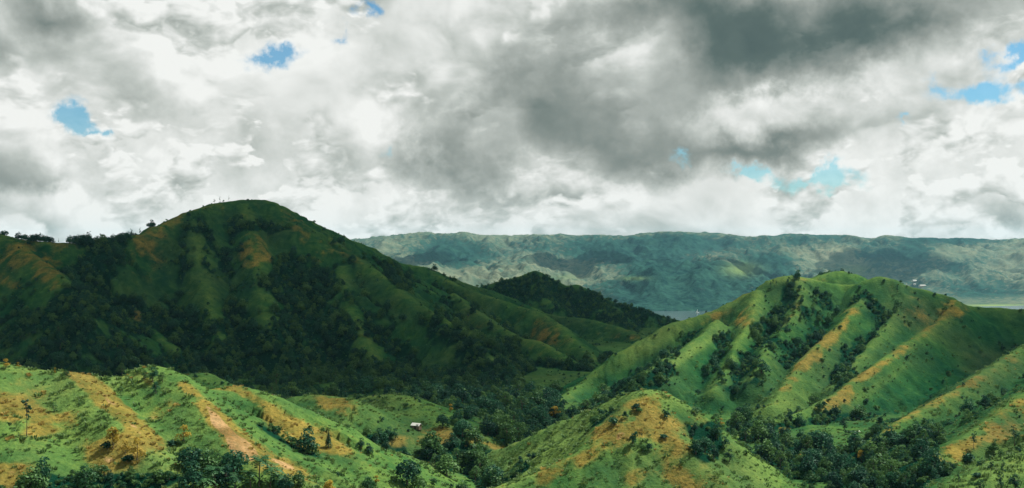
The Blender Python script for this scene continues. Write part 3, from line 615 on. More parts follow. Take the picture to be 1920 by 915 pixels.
PLANTS = {}
def reg(kind, trunk, crown, height): PLANTS[kind] = (trunk, crown, height)
def broad(kind, seed, w, h, mat, nl=9, n=620, low=.08):
    rs = np.random.default_rng(seed); L = []
    for i in range(nl):
        a = rs.random()*6.28; q = rs.random()**.6; rr = w*.5*q*.72; z = h*(low + (1-low)*(.10 + .70*rs.random()*(1-q*.4)))
        L.append((rr*math.cos(a), rr*math.sin(a), z, w*rs.uniform(.17, .28), rs.uniform(.7, .95)))
    L.append((0, 0, h*.80, w*.25, .8))
    reg(kind, trunk_mesh('trunk', h*.72, h*.026, [l[:3] for l in L[:6]], seed), crown_mesh('crown', L, n, w*.105, seed, mat), h)
broad('broad_a', 1, 7.5, 7.5, LEAF_DARK); broad('broad_b', 2, 6.0, 8.0, LEAF_DARK, 8); broad('broad_c', 3, 7.0, 6.5, LEAF_MID); broad('broad_d', 4, 5.0, 6.5, LEAF_MID, 7, 480)
broad('gold_a', 5, 6.0, 7.0, LEAF_GOLD, 8, 560, .22); broad('gold_b', 6, 4.5, 5.5, LEAF_GOLD, 6, 420, .2)
def dome(kind, seed, w, h, mat, n=820):
    rs = np.random.default_rng(seed); L = [(0, 0, h*.52, w*.36, h/w)]
    for i in range(8):
        a = i*.785 + rs.normal()*.2; rr = w*.24*rs.uniform(.7, 1.1); L.append((rr*math.cos(a), rr*math.sin(a), h*rs.uniform(.22, .68), w*rs.uniform(.20, .28), .95))
    reg(kind, trunk_mesh('trunk', h*.6, h*.03, [l[:3] for l in L[1:6]], seed), crown_mesh('crown', L, n, w*.10, seed, mat, .6), h)
dome('broad_e', 7, 7.0, 7.0, LEAF_DARK); dome('broad_f', 8, 5.5, 7.0, LEAF_DARK, 700)
def bush(kind, seed, w, h, mat, n=260, nl=6):
    rs = np.random.default_rng(seed); L = [(0, 0, h*.5, w*.3, h/w)]
    for i in range(nl):
        a = rs.random()*6.28; rr = w*.30*rs.random(); L.append((rr*math.cos(a), rr*math.sin(a), h*rs.uniform(.25, .72), w*rs.uniform(.15, .25), min(1., h/w)))
    reg(kind, trunk_mesh('stem', h*.55, h*.03, [l[:3] for l in L[1:5]], seed), crown_mesh('foliage', L, n, w*.15, seed, mat, .4), h)
bush('bush_a', 11, 3.2, 2.6, LEAF_DARK); bush('bush_b', 12, 2.6, 2.6, LEAF_DARK); bush('bush_c', 13, 3.0, 2.0, LEAF_MID); bush('bush_d', 14, 2.2, 2.2, LEAF_MID, 200)
bush('gold_bush', 15, 3.0, 2.6, LEAF_GOLD, 240)
def slender(kind, seed, h, w, mat, n=260):
    rs = np.random.default_rng(seed); L = []
    for i in range(8):
        q = i/7; L.append((rs.normal()*w*.18, rs.normal()*w*.18, h*(.42+.55*q), w*(.34-.16*q)*rs.uniform(.7, 1.2), 1.1))
    reg(kind, trunk_mesh('trunk', h*.95, h*.012, [l[:3] for l in L[:5]], seed), crown_mesh('crown', L, n, w*.2, seed, mat, .35), h)
slender('slender_a', 21, 9.0, 2.6, LEAF_DARK); slender('slender_b', 22, 8.0, 2.2, LEAF_DARK); slender('slender_c', 23, 7.0, 2.4, LEAF_MID)
def conical(kind, seed, h, w, mat, n=520):
    L = [(0, 0, h*(.12+.8*q), w*.5*(1.02-q)*.95+.12, 1.2) for q in np.linspace(0, 1, 9)]
    reg(kind, trunk_mesh('trunk', h*.9, h*.02, [l[:3] for l in L[:3]], seed), crown_mesh('crown', L, n, w*.16, seed, mat, .5), h)
conical('conical', 31, 11.0, 4.2, LEAF_DARK)
def pole_tree(kind, seed, h):
    rs = np.random.default_rng(seed)
    L = [(rs.normal()*.5, rs.normal()*.4, h*q, rs.uniform(.35, .8), .8) for q in (.45, .55, .66, .74, .84, .9, .95)] + [(1.1, .2, h*.93, .7, .6), (-.9, .1, h*.8, .6, .7), (-1.0, 0, h*.52, .55, .7)]
    reg(kind, trunk_mesh('trunk', h, h*.010, [l[:3] for l in L], seed, lean=.0), crown_mesh('crown', L, 230, .55, seed, LEAF_DARK, .3), h)
pole_tree('pole_tree', 41, 11.0)
def palm(kind, seed, h, fl):
    rs = np.random.default_rng(seed); parts = []; nf = 20
    top = np.array([.10*h, 0, h])
    for i in range(nf):
        a = i*2.399 + rs.normal()*.1; el = rs.uniform(-.35, 1.1); L = fl*rs.uniform(.8, 1.1)
        d = np.array([math.cos(a), math.sin(a), 0]); side = np.array([-d[1], d[0], 0]); q = np.linspace(0, 1, 7)
        rib = top + d*(L*q*math.cos(el*.6))[:, None] + np.array([0, 0, 1])*(L*(math.sin(el)*q - .62*q*q))[:, None]
        wd = fl*.17*np.sin(np.pi*np.clip(q*.93+.06, 0, 1))**.7
        for s in (-1, 1):
            for j in range(6):          # leaflets hanging from the rib, with gaps between
                p0, p1 = rib[j], rib[j+1]; m0 = p0*.28+p1*.72
                tip = (p0+p1)*.5 + d*.10*fl + side*s*wd[j]*1.35 + np.array([0, 0, -.42*wd[j]])
                tip2 = p0 + d*.06*fl + side*s*wd[j]*1.25 + np.array([0, 0, -.42*wd[j]])
                parts.append((np.array([p0, m0, tip, tip2]), np.array([[0, 1, 2, 3]])))
    v, f = join(parts); me = to_mesh('fronds', v, f); me.polygons.foreach_set('use_smooth', np.zeros(len(f), bool)); me.materials.append(LEAF_PALM)
    path = [[.10*h*q*q, 0, h*q] for q in np.linspace(0, 1, 8)]
    tv, tf = tube(path, np.linspace(.20, .12, 8)); tm = to_mesh('trunk', tv, tf); tm.materials.append(BARK)
    reg(kind, tm, me, h+1.0)
palm('palm_a', 51, 7.0, 3.6); palm('palm_b', 52, 5.0, 3.2); palm('banana', 53, 2.4, 2.6)
def tuft(kind, seed, h, w, mat, n=26):
    rs = np.random.default_rng(seed); a = rs.random(n)*6.28; rr = w*.5*rs.random(n)**.5; b = np.stack([rr*np.cos(a), rr*np.sin(a), np.zeros(n)], 1)
    out = np.stack([np.cos(a+rs.normal(size=n)*.8), np.sin(a+rs.normal(size=n)*.8), np.zeros(n)], 1); side = np.stack([-out[:, 1], out[:, 0], np.zeros(n)], 1)
    L = h*rs.uniform(.6, 1.15, n)[:, None]; bw = .09*w
    m = b + out*L*.18 + np.array([0, 0, .62])*L; t = b + out*L*.55 + np.array([0, 0, .95])*L
    v = np.stack([b-side*bw, b+side*bw, m+side*bw*.8, t, m-side*bw*.8], 1).reshape(-1, 3); k = np.arange(n)*5
    f = np.vstack([np.stack([k, k+1, k+2, k+4], 1), np.stack([k+4, k+2, k+3, k+3], 1)])
    me = bpy.data.meshes.new('blades'); me.from_pydata(v.tolist(), [], [list(dict.fromkeys(q)) for q in f.tolist()]); me.materials.append(mat); me.update()
    return me
# ------------------------------------------------------------------ scattering over the land
CELL = ((R_[1:]-R_[:-1])[:, None]*(0.5*(R_[1:]+R_[:-1]))[:, None]*(TH[1]-TH[0])*np.ones((1, NT-1))).ravel()
def cells(a): return a.reshape(NR, NT)[:-1, :-1].ravel()
cGID, cFOR, cDRY, cSOIL, cLUSH, cGUL = map(cells, (GID, FOREST, DRY, SOIL, LUSH, GUL))
cPX, cPY, cY, cN1, cN2 = map(cells, (PXv, PYv, GY, n1, n2))
cELEV, cRUN = cells(elev.ravel()), cells(RUNMAX.ravel())
INVIEW = (cPX > -160) & (cPX < 2080) & (cPY < 1010) & (cY > 235)
def sample(density, extra_h, rs):
    """random points, density per square metre; only where something extra_h tall could show from about here"""
    seen = cELEV + (extra_h+1.5)/cY > cRUN - 0.006
    lam = np.where(INVIEW & seen, density, 0)*CELL
    cnt = rs.poisson(lam); idx = np.repeat(np.arange(len(lam)), cnt)
    i, j = idx//(NT-1), idx % (NT-1); a, b = rs.random(len(idx)), rs.random(len(idx))
    Z = GZ.reshape(NR, NT); r = R_[i] + a*(R_[i+1]-R_[i]); t = TH[j] + b*(TH[1]-TH[0])
    z = (Z[i, j]*(1-b)+Z[i, j+1]*b)*(1-a) + (Z[i+1, j]*(1-b)+Z[i+1, j+1]*b)*a
    return np.stack([r*np.sin(t), r*np.cos(t), z], 1), idx
def new_obj(name, me, parent=None, mat=None):
    o = bpy.data.objects.new(name, me); link(o)
    if parent is not None: o.parent = parent
    return o
PART = {'bush': ('stem', 'foliage'), 'gold_bush': ('stem', 'foliage'), 'palm': ('trunk', 'fronds'), 'banana': ('stem', 'leaves')}
NAME = {'broad': 'broadleaf_tree', 'gold': 'golden_tree', 'bush': 'bush', 'gold_bush': 'golden_bush', 'slender': 'slender_tree', 'conical': 'conical_tree', 'pole': 'slender_tree', 'palm': 'palm_tree', 'banana': 'banana_plant'}
CATG = {'broad': 'tree', 'gold': 'tree', 'bush': 'bush', 'gold_bush': 'bush', 'slender': 'tree', 'conical': 'tree', 'pole': 'tree', 'palm': 'palm tree', 'banana': 'plant'}
def fam(kind): return kind if kind in NAME else kind.rsplit('_', 1)[0] if kind.rsplit('_', 1)[0] in NAME else kind.split('_')[0]
CROWN_OBJ = {}
def plant(kind, loc, height, rot, label, group=None, wide=1.0):
    trunk, crown, h = PLANTS[kind]; f = fam(kind); s = height/h
    e = link(bpy.data.objects.new(NAME[f], None)); e.empty_display_size = 0.5
    e.location = (loc[0], loc[1], loc[2]-0.12*s); e.rotation_euler = (0, 0, rot); e.scale = (s*wide, s*wide, s)
    e['label'] = label; e['category'] = CATG[f]
    if group: e['group'] = group
    tn, cn = PART.get(f, ('trunk', 'crown'))
    new_obj(tn, trunk, e); c = new_obj(cn, crown, e)
    CROWN_OBJ.setdefault(kind, c); return e

def instancer(name, label, pts, rot, scl, kind_i, protos):
    """one object of uncountable growth: each point carries a copy of a plant's foliage"""
    me = bpy.data.meshes.new(name); me.vertices.add(len(pts)); me.vertices.foreach_set('co', pts.astype(np.float32).ravel())
    put_attr(me, 'turn', rot); put_attr(me, 'size', scl)
    a = me.attributes.new('pick', 'INT', 'POINT'); a.data.foreach_set('value', kind_i.astype(np.int32)); me.update()
    o = link(bpy.data.objects.new(name, me)); o['kind'] = 'stuff'; o['label'] = label
    ng = bpy.data.node_groups.new(name, 'GeometryNodeTree')
    ng.interface.new_socket('Geometry', in_out='INPUT', socket_type='NodeSocketGeometry'); ng.interface.new_socket('Geometry', in_out='OUTPUT', socket_type='NodeSocketGeometry')
    N = ng.nodes; gi = N.new('NodeGroupInput'); go = N.new('NodeGroupOutput'); jn = N.new('GeometryNodeJoinGeometry'); L = ng.links.new
    def named(nm, ty):
        n = N.new('GeometryNodeInputNamedAttribute'); n.data_type = ty; n.inputs[0].default_value = nm; return n.outputs[0]
    turn = N.new('ShaderNodeCombineXYZ'); L(named('turn', 'FLOAT'), turn.inputs[2])
    for i, ob in enumerate(protos):
        cmp_ = N.new('FunctionNodeCompare'); cmp_.data_type = 'INT'; cmp_.operation = 'EQUAL'
        L(named('pick', 'INT'), cmp_.inputs[2]); cmp_.inputs[3].default_value = i
        oi = N.new('GeometryNodeObjectInfo'); oi.inputs['Object'].default_value = ob; oi.inputs['As Instance'].default_value = True
        ip = N.new('GeometryNodeInstanceOnPoints'); L(gi.outputs[0], ip.inputs['Points']); L(cmp_.outputs[0], ip.inputs['Selection'])
        L(oi.outputs['Geometry'], ip.inputs['Instance']); L(turn.outputs[0], ip.inputs['Rotation']); L(named('size', 'FLOAT'), ip.inputs['Scale'])
        L(ip.outputs[0], jn.inputs[0])
    L(jn.outputs[0], go.inputs[0])
    md = o.modifiers.new('scatter', 'NODES'); md.node_group = ng
    return o
# ------------------------------------------------------------------ plants one can pick out: (kind, px, py of the foot, height in photograph pixels, label, group, width factor)
def at_pixel(kind, px, py, hpx, label, group=None, wide=1.0, sink=0.0):
    p = hit(px, min(py, 914)) if py <= 914 else hit(px, py)
    h = hpx/F*p.y; return plant(kind, (p.x, p.y, p.z-sink), h, random.uniform(0, 6.28), label, group, wide)
HAND = [
 ('pole_tree', 50, 817, 70, 'tall bare-stemmed slender tree standing alone on the left sunlit slope'),
 ('gold_a', 212, 840, 42, 'tall golden yellow tree beside the bare orange patch'),
 ('gold_b', 257, 862, 44, 'golden yellow tree with drooping skirt, right of the bare orange patch', None, .8),
 ('gold_b', 235, 850, 26, 'low golden shrubby tree between the two taller golden trees'),
 ('gold_b', 345, 830, 36, 'bright golden tree left of the tan bare spur'),
 ('bush_a', 200, 842, 18, 'dark shrub at the foot of the tall golden tree', None, 1.3),
 ('bush_a', 322, 836, 14, 'dark shrub added for the shadow of the golden tree by the tan spur', None, 1.6),  # shrub added to darken the ground where the golden tree's shadow falls
 ('bush_a', 240, 866, 16, 'dark brownish shrub below the golden trees', None, 1.7),
 ('broad_d', 124, 709, 17, 'round dark bushy tree just under the left crest'),
 ('broad_d', 101, 773, 21, 'round dark bushy tree alone in the middle of the left slope'),
 ('broad_d', 227, 741, 18, 'compact dark oval tree above the orange spur'),
 ('gold_b', 11, 691, 20, 'small reddish gold tree on the far left crest'),
 ('gold_b', 34, 690, 12, 'tiny golden tree just right of the reddish one on the crest'),
 ('gold_b', 103, 701, 13, 'slim golden sapling left of the round tree on the crest', None, .6),
 ('broad_b', 286, 716, 30, 'leafy dark tree crowning the small rise of the foreground crest'),
 ('broad_d', 305, 716, 20, 'lower tree right of the one crowning the foreground rise'),
 ('broad_b', 292, 738, 24, 'dark tree hanging below the foreground rise'),
 ('broad_d', 272, 712, 18, 'light-tipped small tree on the left edge of the foreground rise'),
 ('broad_e', 438, 890, 44, 'dark ball-crowned tree at the edge of the tan spur'),
 ('broad_c', 388, 895, 44, 'light-tipped spreading tree left of the dark ball-crowned tree'),
 ('broad_a', 362, 918, 44, 'dark broad tree at the left of the foreground grove'),
 ('broad_b', 425, 925, 46, 'dark tree in front of the foreground grove'),
 ('palm_a', 405, 930, 46, 'large palm with drooping fronds in front of the grove'),
 ('palm_b', 380, 932, 34, 'lower palm left of the large drooping palm'),
 ('palm_b', 440, 928, 34, 'palm right of the large drooping palm'),
 ('palm_a', 486, 912, 46, 'tallest palm of the second grove'),
 ('palm_b', 507, 914, 36, 'palm right of the tallest one in the second grove'),
 ('palm_b', 470, 918, 32, 'low palm at the left end of the second grove'),
 ('palm_b', 525, 922, 30, 'low palm at the right end of the second grove'),
 ('broad_a', 540, 925, 30, 'dark round tree at the bottom edge right of the palms', None, 1.2),
 ('broad_c', 560, 912, 24, 'light green tree below the orange bank'),
 ('gold_a', 618, 928, 30, 'golden-rimmed round tree at the bottom edge on the orange mound'),
 ('conical', 616, 840, 38, 'dark narrow conical tree at the corner of the orange field'),
 ('broad_e', 763, 908, 54, 'tall dark domed tree in the bottom of the valley'),
 ('broad_c', 690, 925, 32, 'pale-tipped domed tree at the bottom edge'),
 ('gold_b', 706, 908, 18, 'small golden tree behind the pale-tipped domed tree'),
 ('broad_c', 838, 892, 40, 'wide yellow-green tree beside the tall dark domed tree', None, 1.4),
 ('broad_c', 785, 922, 34, 'light green tree right under the tall dark domed tree'),
 ('broad_d', 870, 868, 26, 'pale green tree behind the wide yellow-green tree'),
 ('slender_c', 899, 860, 32, 'tall pale feathery tree by the knoll foot', None, 1.4),
 ('broad_b', 730, 822, 24, 'tall dark tree at the end of the dark row below the hut'),
 ('broad_b', 741, 824, 22, 'dark tree right of the tall one at the end of the row'),
 ('broad_a', 704, 832, 20, 'dark tree in the middle of the row below the hut'),
 ('broad_a', 678, 840, 20, 'dark tree at the left end of the row below the hut'),
 ('broad_a', 725, 846, 22, 'dark spreading tree in front of the row below the hut'),
 ('broad_a', 690, 850, 20, 'low dark tree in front of the left end of the row'),
 ('broad_e', 830, 802, 30, 'black-green ball-shaped tree on the knob right of the hut'),
 ('broad_a', 848, 838, 28, 'dark tree below the black-green ball-shaped tree'),
 ('broad_e', 867, 754, 28, 'dark ball-shaped tree on the slope above the valley'),
 ('broad_e', 897, 752, 30, 'tall dark dome tree right of the dark ball on the slope'),
 ('broad_e', 919, 770, 24, 'dark tree just below the tall dome on the slope'),
 ('gold_b', 845, 772, 16, 'small orange tree among the green of the valley side'),
 ('broad_c', 958, 808, 20, 'light green rounded tree left of the knoll ridge'),
 ('gold_b', 1040, 782, 22, 'wide olive sparse tree on the ridge above the knoll', None, 1.5),
 ('slender_a', 998, 812, 24, 'dark upright tree in the valley near the knoll ridge'),
 ('bush_a', 1193, 770, 17, 'dark leaning bush under the knoll top', None, 1.2),
 ('bush_b', 1172, 784, 16, 'dark green bush left of the leaning one under the knoll top'),
 ('bush_a', 1151, 796, 17, 'wide brown-green bush on the left brow of the knoll', None, 1.4),
 ('bush_b', 1250, 784, 19, 'upright dark bush on the right brow of the knoll'),
 ('bush_b', 1187, 834, 30, 'tall dark bush in the gully on the knoll face', None, .7),
 ('slender_b', 1204, 828, 26, 'thin stem of a tree above the knoll gully', None, .5),
 ('bush_a', 1217, 844, 16, 'dark bush right of the knoll gully'),
 ('bush_c', 1205, 846, 14, 'bright green bush in the middle of the knoll gully'),
 ('bush_a', 1245, 822, 10, 'low dark mat bush on the bare knoll face', None, 2.0),
 ('slender_b', 1245, 812, 11, 'thin bare sapling above the low dark mat bush', None, .3),
 ('slender_b', 1254, 814, 10, 'second thin bare sapling on the bare knoll face', None, .3),
 ('banana', 1303, 776, 14, 'light green broad-leaved plant over the right knoll edge'),
 ('gold_b', 1352, 800, 18, 'rusty gold tree behind the right knoll edge'),
 ('broad_a', 1343, 822, 28, 'dark tree below the rusty gold tree'),
 ('broad_e', 1322, 848, 34, 'large dark tree in the hollow right of the knoll'),
 ('broad_a', 1305, 852, 28, 'dark tree at the left of the hollow beside the knoll'),
 ('broad_b', 1338, 862, 30, 'dark tree at the right of the hollow beside the knoll'),
 ('broad_b', 1368, 866, 26, 'separate dark tree outside the hollow beside the knoll'),
 ('broad_b', 1358, 842, 26, 'dark tree at the back of the hollow beside the knoll'),
 ('slender_a', 1737, 858, 50, 'tall dark narrow tree at the foot of the right ridge'),
 ('slender_a', 1826, 842, 36, 'dark ragged tree on the crest of the right orange spur'),
 ('bush_a', 1815, 867, 22, 'large dark bush under the ragged tree on the orange spur', None, 1.3),
 ('bush_b', 1774, 878, 10, 'single small bush on the orange slope at the right'),
 ('broad_d', 1864, 848, 27, 'dark oval tree below the brown slope at the right', None, .7),
 ('broad_d', 1876, 862, 22, 'oval tree right below the other oval tree'),
 ('slender_a', 1902, 836, 40, 'dark tall tree on the brown slope near the right edge', None, 1.2),
 ('slender_b', 1858, 893, 38, 'narrow dark tree in the lower right meadow'),
 ('slender_a', 1841, 884, 28, 'leaning dark tree left of the narrow one in the meadow'),
 ('slender_c', 1797, 912, 26, 'small feathery tree at the left of the lower right meadow'),
 ('slender_b', 1881, 896, 34, 'dark twin-topped tree in the lower right meadow'),
 ('bush_a', 1831, 896, 12, 'low dark bush added for a tree shadow in the lower right meadow', None, 1.8),  # flat bush added in place of the shade left of the leaning tree
 ('broad_d', 1838, 928, 32, 'leafy tree at the bottom edge of the lower right meadow'),
 ('slender_a', 1876, 924, 40, 'tall leafy tree at the bottom edge near the right corner'),
 ('broad_b', 1904, 920, 34, 'broad tree in the bottom right corner'),
 ('gold_a', 1615, 866, 24, 'golden green tree in the right valley bottom'),
 ('gold_b', 1464, 818, 18, 'golden tree at the left of the right valley wood'),
 ('gold_b', 1500, 864, 14, 'low golden tree in the middle of the right valley wood'),
 ('broad_e', 1564, 918, 40, 'large dark tree with a yellow rim at the bottom edge'),
 ('broad_c', 1597, 918, 34, 'light-topped tree right of the large yellow-rimmed one'),
 ('broad_c', 1553, 832, 24, 'light green tree in the middle of the right valley wood'),
 ('broad_b', 1583, 806, 26, 'dark tree at the top of the right valley wood'),
 ('slender_b', 1445, 538, 12, 'left one of two tiny dark trees near the top of the right hill', None, 1.2),
 ('slender_b', 1455, 536, 12, 'right one of two tiny dark trees near the top of the right hill', None, 1.2),
 ('bush_a', 1499, 543, 11, 'dark bush at the head of the gully below the right hilltop'),
 ('bush_a', 1612, 541, 9, 'dark bush just below the saddle of the right hill'),
 ('slender_b', 1682, 549, 14, 'small dark tree on the right shoulder of the right hill', None, 1.3),
 ('bush_b', 1752, 556, 9, 'lone dark bush on the falling skyline of the right hill'),
 ('slender_b', 402, 381, 8, 'dark leaning tree at the left end of the mountain top', None, 2.0),
 ('slender_b', 412, 379, 11, 'thin upright tree on the mountain top', None, .8),
 ('bush_b', 419, 378, 5, 'small round bush on the mountain top'),
 ('slender_b', 429, 378, 11, 'faint thin sapling right of the round bush on the mountain top', None, .6),
]
for h in HAND:
    h = list(h)
    if 340 < h[1] < 580 and h[2] > 885: h[3] *= 1.25
    at_pixel(*h)
# skyline trees of the mountain's low left ridge: they stand against the sky and cannot be told apart by much
for i, (px, hp, k, w) in enumerate([(8,9,'broad_e',1.4),(35,14,'broad_f',1.0),(47,12,'broad_e',1.0),(58,13,'broad_f',1.1),(66,15,'broad_e',1.2),(75,17,'broad_f',1.1),(84,13,'broad_e',1.2),(94,11,'broad_e',1.2),(110,8,'slender_b',.6),(131,16,'broad_f',1.0),(141,13,'broad_f',1.0),(150,18,'broad_e',1.5),(160,13,'broad_e',1.2),(168,21,'slender_a',1.3),(180,15,'broad_f',1.0),(189,17,'slender_a',1.5),(198,14,'broad_f',1.0),(205,11,'broad_e',1.1),(212,15,'broad_f',1.0),(222,12,'broad_e',1.3),(232,13,'broad_e',1.3),(240,12,'broad_f',1.1),(247,12,'slender_b',1.4),(262,10,'slender_b',1.2),(281,9,'broad_e',1.0)]):
    t = math.atan((px-CX)/F); j = int(round((t-TH[0])/(TH[1]-TH[0]))); sel = (R_ > 700) & (R_ < 1300)
    r = R_[sel][int(np.argmax(elev[sel, j]))]; g = ground(r*math.sin(t), r*math.cos(t))
    g.z -= .38*hp/F*g.y; plant(k, g, hp/F*g.y*1.5, random.uniform(0, 6.28), 'dark tree of the row standing against the sky on the low left ridge', 'skyline trees on the left ridge', w)

# ------------------------------------------------------------------ woods and scrub: the largest in view as things of their own, the rest as growth
rs = np.random.default_rng(77)
treeK = ['broad_a', 'broad_e', 'broad_c', 'broad_d']; bushK = ['bush_a', 'bush_b', 'bush_c', 'bush_d']
den_t = cFOR**1.2*np.choose(cGID, [.065, .07, .060, .04, .045, .060])
pt, it = sample(den_t, 6.0, rs)
hh = rs.lognormal(math.log(4.2), .42, len(pt)).clip(1.6, 9.5); hh *= np.choose(cGID[it], [1.0, .75, .80, .72, .75, 1.0])
kt = rs.choice(4, len(pt), p=[.31, .23, .26, .20])
den_b = np.clip(1.6*cFOR + .06 + .6*np.clip(cN1*1.2+cN2*.6, 0, 1), 0, 1.6)*np.choose(cGID, [.075, .05, .100, .020, .010, .07])*(1-.75*cDRY)*(1-cSOIL) + cFOR*np.choose(cGID, [0, 0, .05, .12, .32, .03])
pb, ib = sample(den_b, 2.0, rs)
hb = rs.lognormal(math.log(1.25), .42, len(pb)).clip(.5, 3.2); kb = np.where(rs.random(len(pb)) < np.choose(cGID[ib], [.6, .7, .45, .25, .18, .4]), rs.integers(0, 2, len(pb)), rs.integers(2, 4, len(pb)))
def rank(p, h, idx, n, lo=60):
    px, py = topix(p[:, 0], p[:, 1], p[:, 2]); vis = (px > 5) & (px < 1915) & (py > 430) & (py < 925) & (cELEV[idx] + .3*h/p[:, 1] > cRUN[idx])
    s = np.where(vis, h/p[:, 1], 0); o = np.argsort(-s)[:n]; return o[s[o] > 0]
WHERE = ['on the shaded mountain flank', 'on the dark back hill', 'on the right hill', 'on the grassy knoll', 'on the left sunlit slope', 'in the valley']
ANCHOR = [(50,780,'the tall bare-stemmed tree'),(235,845,'the golden tree group'),(345,815,'the golden tree by the tan spur'),(286,700,'the tree-crowned rise'),(101,765,'the lone round tree'),(405,890,'the drooping palm'),(490,890,'the tallest palm'),(450,830,'the tan bare spur'),(616,820,'the conical tree'),(640,890,'the orange mound'),(630,757,'the orange field'),(781,800,'the white-roofed hut'),(763,880,'the tall domed tree'),(838,870,'the yellow-green wide tree'),(710,830,'the dark tree row'),(830,790,'the ball-shaped tree'),(895,740,'the two dark dome trees'),(900,850,'the pale feathery tree'),(1040,770,'the olive sparse tree'),(1215,735,'the knoll top'),(1190,830,'the knoll gully'),(1325,840,'the hollow beside the knoll'),(1607,812,'the two white sheets'),(1615,856,'the golden green tree'),(1464,810,'the leftmost golden tree of the right wood'),(1564,895,'the yellow-rimmed tree'),(1737,835,'the tall narrow tree'),(1815,855,'the ragged tree'),(1575,750,'the bare end of the middle spur'),(1480,517,'the right hilltop'),(1650,520,'the right hill second top'),(1395,575,'the orange hillside patch'),(1560,632,'the golden spur crest'),(1250,690,'the bright green crest'),(1180,720,'the left foot of the right hill'),(1902,815,'the tall tree near the right edge'),(1880,905,'the bottom right corner'),(1700,900,'the bottom right wood'),(1480,900,'the bottom edge right of the knoll'),(960,900,'the bottom edge left of the knoll'),(110,905,'the bottom left corner'),(560,545,'the darkest mountain gully'),(475,480,'the brown mountain patch'),(1003,507,'the small dark peak'),(1010,620,'the brown spur of the mountain'),(700,690,'the mountain foot')]
DIRS = ['right of', 'upper right of', 'above', 'upper left of', 'left of', 'lower left of', 'below', 'lower right of']
def where_is(px, py):
    dd = [(px-a)**2 + (py-b)**2 for a, b, _ in ANCHOR]; i = int(np.argmin(dd)); a, b, nm = ANCHOR[i]; r = math.sqrt(dd[i])
    if r < 9: return 'beside ' + nm
    d = DIRS[int(round(math.atan2(b-py, px-a)/(math.pi/4))) % 8]
    return ('just ' if r < 26 else 'well ' if r > 75 else '') + d + ' ' + nm
def things(p, h, k, kinds, top, what):
    plural = 'bushes' if what == 'bush' else 'trees'
    X, Y = topix(p[:, 0], p[:, 1], p[:, 2])
    for i in top:
        g = int(GIDp[i]); kd = kinds[k[i]]; hp = h[i]/p[i, 1]*F
        tone = 'dark' if kd in ('broad_a', 'broad_b', 'broad_e', 'bush_a', 'bush_b') else 'light green'
        q = np.quantile(h[top]/p[top, 1]*F, [.33, .67]); size = 'small' if hp < q[0] else 'large' if hp > q[1] else 'middling'
        lab = '%s %s %s %s, %s' % (size, tone, what, WHERE[g], where_is(X[i], Y[i]))
        w = lab.split()
        grp = plural + ' ' + WHERE[g]
        if len(w) > 16: grp = plural + ' ' + where_is(X[i], Y[i]); lab = '%s %s %s %s' % (size, tone, what, where_is(X[i], Y[i]))
        plant(kd, p[i], h[i], rs.random()*6.28, lab, grp, rs.uniform(.85, 1.25))
GIDp = cGID[it]; topt = rank(pt, hh, it, 170); things(pt, hh, kt, treeK, topt, 'tree')
GIDp = cGID[ib]; topb = rank(pb, hb, ib, 150); things(pb, hb, kb, bushK, topb, 'bush')
def rest(name, label, p, h, k, kinds, drop, sel):
    keep = np.ones(len(p), bool); keep[drop] = False; keep &= sel
    H = np.array([PLANTS[q][2] for q in kinds])[k[keep]]
    q = p[keep].copy(); q[:, 2] -= .10*h[keep]
    instancer(name, label, q, rs.random(keep.sum())*6.28, h[keep]/H, k[keep], [CROWN_OBJ[z] for z in kinds])
mt = (cGID[it] == M) | (cGID[it] == PK)
for kd in treeK + bushK: assert kd in CROWN_OBJ, kd
rest('mountain_forest', 'dark forest filling the gullies of the big mountain', pt, hh, kt, treeK, topt, mt)
rest('valley_forest', 'green wood along the valley and in the gullies of the nearer hills', pt, hh, kt, treeK, topt, ~mt)
rest('scrub', 'low scrub and weeds spread over all the slopes', pb, hb, kb, bushK, topb, np.ones(len(pb), bool))
print('trees', len(pt), 'bushes', len(pb))

# ------------------------------------------------------------------ grass: two tufts one can see at the bottom edge, the rest as growth
def tuft_thing(px, py, mat, label, seed):
    p = hit(px, py); me = tuft('blades', seed, .55, 1.0, mat); o = new_obj('grass_tuft', me); o.location = (p.x, p.y, p.z-.03)
    o['label'] = label; o['category'] = 'grass'; return o
T1 = tuft_thing(1000, 905, BLADE, 'green grass tuft low on the left flank of the knoll', 1)
T2 = tuft_thing(1090, 872, BLADE_DRY, 'dry straw-coloured grass tuft on the orange band of the knoll', 2)
near = np.clip(1.25 - cY/520.0, 0.0, 1.0)
den_g = (.55 + .5*np.clip(cN2*2, -.5, 1))*near*(1-.9*cSOIL)*(1-.6*cFOR)*.60
pg, ig = sample(den_g, .6, rs); sg = rs.lognormal(-.1, .5, len(pg)).clip(.3, 2.2)*(.75 + .5*cLUSH[ig])
kg = (rs.random(len(pg)) < cDRY[ig]*.95).astype(int); sg = np.where(kg == 1, sg*.65, sg)
pg[:, 2] -= .04
instancer('grass', 'grass and straw growing over the near slopes', pg, rs.random(len(pg))*6.28, sg, kg, [T1, T2])
print('grass', len(pg))

